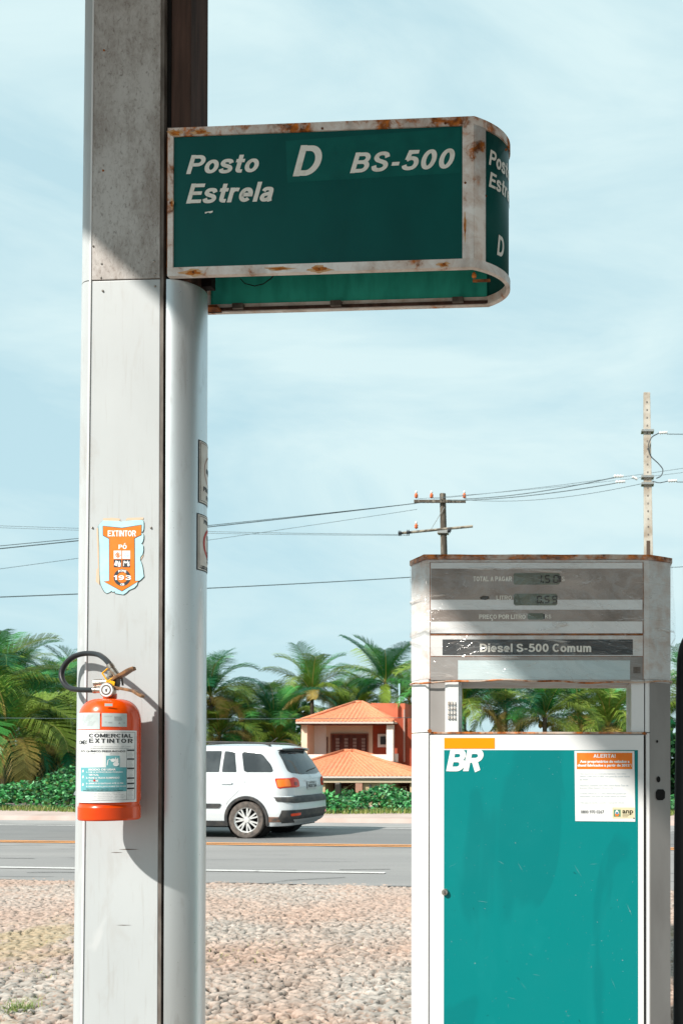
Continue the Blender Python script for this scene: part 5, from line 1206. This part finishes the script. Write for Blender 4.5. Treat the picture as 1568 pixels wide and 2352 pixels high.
def palm(px, py, Z, kind, k, label, lean=0., rot=None):
    c = at(px, py, Z); gz = -2.5 if Z > 33 else -.6; h = c.z-gz
    root = empty('coconut_palm', (c.x-lean*h, Z, gz)); tag(root, label, 'palm tree', 'coconut palms beyond the road')
    pts = [(lean*h*(t**1.6), .1*sin(t*3+px), h*t) for t in np.linspace(0, 1, 9)]; pts[-1] = (lean*h, 0, h); r = [.17*(1-.35*t)*k+.06*(t < .05) for t in np.linspace(0, 1, 9)]
    MB().tube(pts, r, 10).build('trunk', trunkm, root, smooth=True)
    cr_ = bpy.data.objects.new('crown', crowns[kind]); C.objects.link(cr_); cr_.parent = root; cr_.location = (lean*h, 0, h-.05); cr_.scale = (k, k, k); cr_.rotation_euler = (radians(random.uniform(-8, 8)), radians(random.uniform(-8, 8)), random.uniform(0, 6.3) if rot is None else rot)
    nuts = MB(); Rn = np.random.default_rng(int(px+py))
    for i in range(9):
        a_ = Rn.uniform(0, 6.28); rr_ = .22*k; nuts.lathe([(.0001,-.13*k),(.09*k,-.06*k),(.11*k,.0),(.07*k,.09*k),(.0001,.12*k)], 8, (lean*h+rr_*cos(a_), rr_*sin(a_), h-.25-.2*Rn.random()), cap=False)
    nuts.build('coconuts', mat('green_husk', (.20,.20,.05), .5, c2=(.35,.19,.04), scale=3), root, smooth=True)
palm(-30, 1590, 42, 0, 1.05, 'tallest dark green palm cut by the left edge of the photo')
palm(62, 1655, 46, 1, 1.0, 'palm with a broad drooping crown just right of the left edge')
palm(150, 1600, 58, 2, .85, 'palm crown rising behind the black hose loop of the extinguisher')
palm(176, 1575, 66, 2, .85, 'far palm whose tip shows beside the left side of the column')
palm(150, 1722, 38, 3, .85, 'low palm with yellowish hanging fronds left of the extinguisher')
palm(15, 1700, 36, 3, .95, 'low palm with golden dry fronds at the left edge above the hedge')
palm(95, 1625, 60, 4, .95, 'mid-height palm between the two leftmost crowns')
palm(300, 1600, 52, 1, 1.0, 'palm hidden behind the pale column')
palm(485, 1600, 56, 1, .95, 'palm with yellow drooping fronds directly right of the column', rot=1.2)
palm(505, 1690, 56, 3, .85, 'low golden palm above the wagon roof beside the column')
palm(628, 1655, 58, 2, .8, 'upright small palm left of the tall centre pair behind the wagon')
palm(716, 1592, 66, 0, 1.05, 'bushy dark palm standing left of the red and cream house')
palm(636, 1706, 57, 3, .62, 'short palm with brown fronds just above the wagon roof')
palm(790, 1640, 74, 4, .9, 'palm leaning out behind the left eave of the house')
palm(885, 1568, 68, 2, 1.15, 'tall spiky palm rising behind the red roof tower of the house')
palm(560, 1655, 63, 4, .85, 'palm with a dark round crown between the yellow-fronded palm and the small upright one')
palm(676, 1640, 70, 1, .9, 'dark palm set back between the small upright palm and the bushy one')
palm(830, 1622, 72, 3, .9, 'drooping palm just behind the peak of the upper orange roof')
palm(30, 1560, 68, 4, 1.0, 'distant palm whose crown fills the gap behind the leftmost palms')
palm(940, 1610, 74, 0, 1.0, 'palm half hidden behind the left pillar of the fuel pump')
palm(1065, 1622, 48, 1, 1.0, 'palm with an orange flower stalk seen at the left of the pump window')
palm(1160, 1632, 62, 4, 1.1, 'palm filling the centre left of the pump window')
palm(1250, 1648, 50, 0, 1.0, 'palm filling the middle of the pump window')
palm(1330, 1640, 60, 1, 1.1, 'palm with pale arching fronds right of centre in the pump window')
palm(1395, 1668, 52, 3, .95, 'palm at the right end of the pump window')
palm(1475, 1650, 55, 2, 1.0, 'palm behind the right pillar of the fuel pump')
palm(1590, 1610, 58, 0, 1.1, 'palm beyond the pump hose at the right edge')
def leaves(name, P, size, cols, m, up=.3, seed=0, group=None):
    R = np.random.default_rng(seed); n = len(P)
    d = R.normal(size=(n, 3)); d[:, 2] = d[:, 2]*.5; d /= np.linalg.norm(d, axis=1)[:, None]; u = R.normal(size=(n, 3)); u[:, 2] += up*4
    s = np.cross(d, u); s /= np.linalg.norm(s, axis=1)[:, None]; nn = np.cross(s, d)
    L_ = size*R.uniform(.6, 1.3, n)[:, None]; w_ = L_*.42
    V = np.stack([P, P+d*L_*.45+s*w_+nn*L_*.08, P+d*L_, P+d*L_*.45-s*w_+nn*L_*.08], 1).reshape(-1, 3)
    F = np.arange(4*n).reshape(n, 4); c = np.asarray(cols)[R.integers(0, len(cols), n)]*R.uniform(.7, 1.35, n)[:, None]
    return mesh_np(name, V, F, m, attr=np.clip(np.repeat(c, 4, 0), 0, .9))
# dense far wood closing the gaps between the palms
n = 46000; R = np.random.default_rng(11)
X = R.uniform(-62, 26, n); top = 3.3+.9*np.sin(X*.21)+.9*np.sin(X*.53+1)+.5*np.sin(X*1.7); top = top - 1.2*np.exp(-((X+29)/5)**2); Zz = -2.5+(top+2.5)*R.uniform(0, 1, n)**.75; Yy = 70+R.uniform(0, 7, n)+1.5*np.sin(X*.9)+ (top-Zz)*-.5
o = leaves('far_wood', np.stack([X, Yy, Zz], 1), .55, [(.010,.045,.018),(.02,.075,.025),(.035,.10,.025),(.008,.03,.015)], thickm, seed=12); tag(o, kind='stuff')
n = 15000; X = R.uniform(-36, -14.6, n); top = .2+.7*np.sin(X*.6)+.4*np.sin(X*1.9); Zz = -2.5+(top+2.5)*R.uniform(0, 1, n)**.8; Yy = 48+R.uniform(0, 3, n)
o = leaves('undergrowth', np.stack([X, Yy, Zz], 1), .42, [(.015,.025,.012),(.025,.035,.014),(.045,.04,.02),(.01,.025,.012)], thickm, seed=13); tag(o, kind='stuff')
# creeping vine hedge along the verge
n = 44000; U = R.uniform(-19, 6, n); vdep = R.uniform(0, 1, n); Y0_ = 21.55+.25*np.sin(U*1.3)+.15*np.sin(U*3.7)
hgt = (.20+.06*np.sin(U*.9+.6)+.05*np.sin(U*2.3)+.04*np.sin(U*6))*(1+.75*(U < -10))*1.38; prof_ = np.clip(1.35*vdep**.55*(1.15-.25*vdep), .1, 1.3)
Zh = .12+hgt*prof_*R.uniform(.55, 1.05, n); Yh = Y0_+vdep*2.4+RM*U
o = leaves('vine_hedge', np.stack([U, Yh, Zh], 1), .098, [(.02,.13,.035),(.045,.25,.06),(.10,.38,.12),(.008,.06,.02),(.20,.46,.22),(.10,.16,.04)], vinem, up=.5, seed=14); tag(o, kind='stuff')
def blades(name, P, L_, cols, seed, w_=.006, lean=.35):
    R = np.random.default_rng(seed); n = len(P); a = R.uniform(0, 6.28, n); d = np.stack([np.cos(a), np.sin(a)], 1)*lean*R.uniform(.2, 1.4, n)[:, None]; s = np.stack([-np.sin(a), np.cos(a), 0*a], 1)*w_
    L_ = L_*R.uniform(.5, 1.2, n); V = []
    for t in (0, .5, 1): V += [np.concatenate([P[:, :2]+d*(t**1.8)*L_[:, None], (P[:, 2]+L_*t*(1-.25*t))[:, None]], 1)+s*(1-t*.9), np.concatenate([P[:, :2]+d*(t**1.8)*L_[:, None], (P[:, 2]+L_*t*(1-.25*t))[:, None]], 1)-s*(1-t*.9)]
    V = np.stack(V, 1).reshape(-1, 3); b = (np.arange(n)*6)[:, None]; F = np.concatenate([b+np.array([0,1,3,2]), b+np.array([2,3,5,4])], 0)
    c = np.asarray(cols)[R.integers(0, len(cols), n)]; return mesh_np(name, V, F, vinem, attr=np.clip(np.repeat(c, 6, 0), 0, .9))
n = 9000; U = R.uniform(-19, 6, n); Yg = 21.25+.2*np.sin(U*1.3)+R.uniform(-.15, .6, n)+RM*U
o = blades('verge_grass', np.stack([U, Yg, .10+0*U], 1), .16, [(.22,.28,.06),(.36,.36,.12),(.12,.22,.05)], 15, .010); tag(o, kind='stuff')
n = 80; U = np.concatenate([R.uniform(-9.5, -4, 60), R.uniform(-14, -9, 20)]); Yg = 23.2+R.uniform(-.6, .6, n)+RM*U
o = blades('tall_seed_grass', np.stack([U, Yg, .25+0*U], 1), .6, [(.55,.48,.22),(.40,.40,.14),(.62,.55,.34)], 16, .005, .9); tag(o, kind='stuff')
# weeds in the cobbles
P = []
for cx_, cy_, k, r_ in ((-4.2,7.3,60,.25),(-3.55,6.4,45,.2),(-2.75,6.75,60,.2),(-2.45,6.9,40,.22),(-3.1,7.1,40,.25),(-5.2,8.1,50,.4),(-4.6,6.5,30,.3),(-2.2,7.3,30,.3)):
    for _ in range(k): P.append((cx_+R.normal()*r_, cy_+R.normal()*r_*.6, .0))
o = blades('cobble_weeds', np.array(P), .045, [(.40,.38,.14),(.30,.33,.10),(.45,.42,.2)], 17, .004, .9); tag(o, kind='stuff')
p = at(40, 2322, 5.45); P = [(p.x+R.normal()*.05, p.y+R.normal()*.05, .0) for _ in range(150)]
o = blades('grass_tuft', np.array(P), .09, [(.22,.30,.08),(.34,.38,.14),(.14,.22,.05)], 18, .003, 1.0); tag(o, 'green grass tuft growing among the cobbles at the lower left', 'grass tuft')
# dark timber post in the hedge
p = at(780, 1801, 23.4); r0 = empty('timber_post', (p.x, p.y, .1)); tag(r0, 'dark weathered timber post leaning in the hedge before the house', 'post')
MB().prism([(-.06,-.05),(.055,-.06),(.06,.05),(-.055,.055)], -.2, p.z-.1).build('shaft', mat('black_timber', (.03,.027,.022), .9, c2=(.06,.05,.04), scale=8, stretch=(1,1,.3), bump=.5), r0, bevel=.006)
MB().box(-.05,.05,-.05,.05,p.z-.0995,p.z-.06).build('capping', M['edge'], r0); r0.rotation_euler = (0, radians(-4), 0)

# ------------------------------------------------------------------ power poles and lines
insm = mat('orange_insulator', (.70,.16,.05), .3); porc = mat('pale_porcelain', (.75,.73,.70), .3); conc = mat('pole_concrete', (.50,.46,.40), .9, c2=(.33,.27,.21), scale=3, detail=7); woodp = mat('pole_timber', (.085,.07,.055), .9, c2=(.22,.19,.15), scale=5, stretch=(2,2,.25), lo=.5, hi=.65)
def pole_a():
    Z = 41; t = at(1016, 1134, Z); root = empty('power_pole', (t.x, Z, -2.5)); tag(root, 'dark timber power pole with two crossarms rising behind the left of the pump', 'power pole')
    q = lambda px, py, dy=0.: (lambda v: (v.x-t.x, dy, v.z+2.5))(at(px, py, Z+dy))
    g = MB(); h = t.z+2.5; g.tube([(.32,0,0), (.14,0,h*.6), (0,0,h)], [.19,.155,.125], 12); g.build('shaft', woodp, root, auto=40)
    a, b = q(952,1154), q(1070,1153); MB().box(a[0], b[0], -.22, -.13, a[2]-.06, a[2]+.06).build('upper_crossarm', woodp, root, bevel=.01)
    a, b = q(920,1227), q(1086,1211); MB().tube([(a[0],-.17,a[2]), (b[0],-.17,b[2])], .055, 8).build('lower_crossarm', mat('pale_timber', (.33,.29,.23), .9, c2=(.12,.10,.08), scale=4, lo=.45, hi=.55), root)
    for px, py in ((957,1146),(992,1146),(1067,1146),(957,1216)):
        x, y, z = q(px, py); i = MB().lathe([(.02,-.02),(.035,0),(.085,.03),(.05,.08),(.085,.11),(.05,.16),(.03,.2)], 12, (x, -.17, z)).build('insulator', insm, root, smooth=True)
        MB().lathe([(.015,.18),(.05,.2),(.04,.27),(.01,.3)], 10, (x, -.17, z)).build('cap', porc, i, smooth=True)
    for px, py in ((921,1228),(940,1226),(1033,1222)):
        x, y, z = q(px, py); MB().lathe([(.03,-.08),(.12,-.05),(.05,-.02),(.12,.02),(.05,.05),(.03,.08)], 12, (x, -.25, z), 'x').build('strain_insulator', M['ink'], root, smooth=True)
    MB().box(-.20,.24,-.2,.2, q(1020,1222)[2]-.09, q(1020,1222)[2]+.05).build('clamp', M['steel'], root, bevel=.02)
    MB().tube([q(1020,1165,-.17), q(988,1218,-.17)], .012, 5).build('brace', M['steel'], root)
pole_a()
def pole_b():
    Z = 30; t = at(1484, 903, Z); root = empty('power_pole', (t.x, Z, -2.5)); tag(root, 'pale concrete power pole with a column of holes rising behind the right of the pump', 'power pole')
    h = t.z+2.5; hw0, hw1 = .20, .10; g = MB()
    g.add([(sx*hw0+.14, sy*.15, 0) for sx, sy in ((-1,-1),(1,-1),(1,1),(-1,1))]+[(sx*hw1, sy*.09, h) for sx, sy in ((-1,-1),(1,-1),(1,1),(-1,1))], [(3,2,1,0),(4,5,6,7),(0,1,5,4),(1,2,6,5),(2,3,7,6),(3,0,4,7)]); sh = g.build('shaft', conc, root, bevel=.02)
    g = MB()
    for k in range(34):
        z = h-.3-k*.235; f_ = 1-z/h; cx_ = .14*f_; w_ = .022; yy = -(.09+.06*f_)-.003; g.box(cx_-w_, cx_+w_, yy, yy+.01, z-.035, z+.02)
    g.build('hole', M['edge'], sh)
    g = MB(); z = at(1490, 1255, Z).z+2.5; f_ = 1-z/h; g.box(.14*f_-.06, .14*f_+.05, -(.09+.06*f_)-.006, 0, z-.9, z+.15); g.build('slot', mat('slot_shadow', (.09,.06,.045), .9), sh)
    q = lambda px, py: (lambda v: (v.x-t.x, -.15, v.z+2.5))(at(px, py, Z))
    g = MB()
    for py in (992, 1097, 1113): z = q(1487, py)[2]; g.box(-.17, .21, -.17, .12, z-.035, z+.035)
    g.build('steel_band', M['steel'], root, bevel=.008)
    for a, b in (((1408,1097),(1430,1097)), ((1412,1110),(1434,1109)), ((1512,998),(1530,997)), ((1532,1108),(1552,1107)), ((1450,1098),(1462,1104))):
        A, B = q(*a), q(*b); n = 7; pts = [Vector(A).lerp(Vector(B), i/n) for i in range(n+1)]
        MB().tube(pts, [.02 if i % 2 == 0 else .055 for i in range(n+1)], 8).build('strain_insulator', porc, root, smooth=True)
    g = MB().tube(spline([q(*p) for p in ((1512,998),(1495,1008),(1487,1028),(1492,1050),(1510,1068),(1520,1082),(1516,1096),(1505,1102))], 5), .016, 6).tube(spline([q(*p) for p in ((1496,1108),(1512,1112),(1532,1108))], 5), .013, 6); g.build('jumper_wire', M['ink'], root)
pole_b()
wm = mat('cable_metal', (.10,.13,.14), .6)
def wire(a, Za, b, Zb, lab, r=.014, sag=.0, ext=0):
    A, B = at(*a, Za), at(*b, Zb)
    if ext: A = A + (A-B).normalized()*ext
    g = MB(); n = 24; g.tube([A.lerp(B, i/n)-Vector((0,0,4*sag*(i/n)*(1-i/n))) for i in range(n+1)], r, 5); o = g.build('power_line', wm, smooth=True); tag(o, lab, 'power line', 'power lines strung across the sky')
wire((1067,1146), 41, (1408,1097), 30, 'power line from the right insulator of the timber pole up to the concrete pole', .016, .12)
wire((1028,1150), 41, (1412,1110), 30, 'power line just below the top one between the two poles', .015, .12)
wire((1070,1148), 41, (1490,1107), 30, 'thin lowest line between the timber and the concrete pole', .009, .25)
wire((992,1146), 41, (1700,1055), 36, 'faint upper line passing behind the concrete pole', .009, .1)
wire((957,1146), 41, (1700,1068), 37, 'second faint upper line passing behind the concrete pole', .008, .1)
wire((0,1253), 30, (955,1156), 41, 'dark line rising from the left edge to the timber pole crossarm', .017, .1, 10)
wire((0,1247), 31, (990,1152), 41, 'dark line close above the one ending at the timber pole crossarm', .012, .1, 10)
wire((0,1202), 44, (921,1228), 41, 'nearly level line from the left edge to the lower crossarm', .010, .12, 10)
wire((0,1205), 46, (940,1230), 41, 'nearly level line just under the other level line to the lower crossarm', .009, .16, 10)
wire((0,1300), 32, (957,1170), 41, 'faint line falling left from under the timber pole crossarm', .008, .1, 10)
wire((0,1361), 26, (940,1326), 34, 'lowest dark line crossing level with the extinguisher sticker', .015, .12, 10)
wire((940,1326), 34, (1750,1292), 44, 'lowest dark line beyond the pump to the right edge', .013, .05)
wire((1530,997), 30, (1800,1000), 30, 'line leaving the top of the concrete pole to the right edge', .013)
wire((1552,1107), 30, (1800,1110), 30, 'line leaving the concrete pole bands to the right edge', .013)
wire((0,1640), 24.6, (960,1648), 27, 'thin wire strung low in front of the palms', .007, .1, 8)
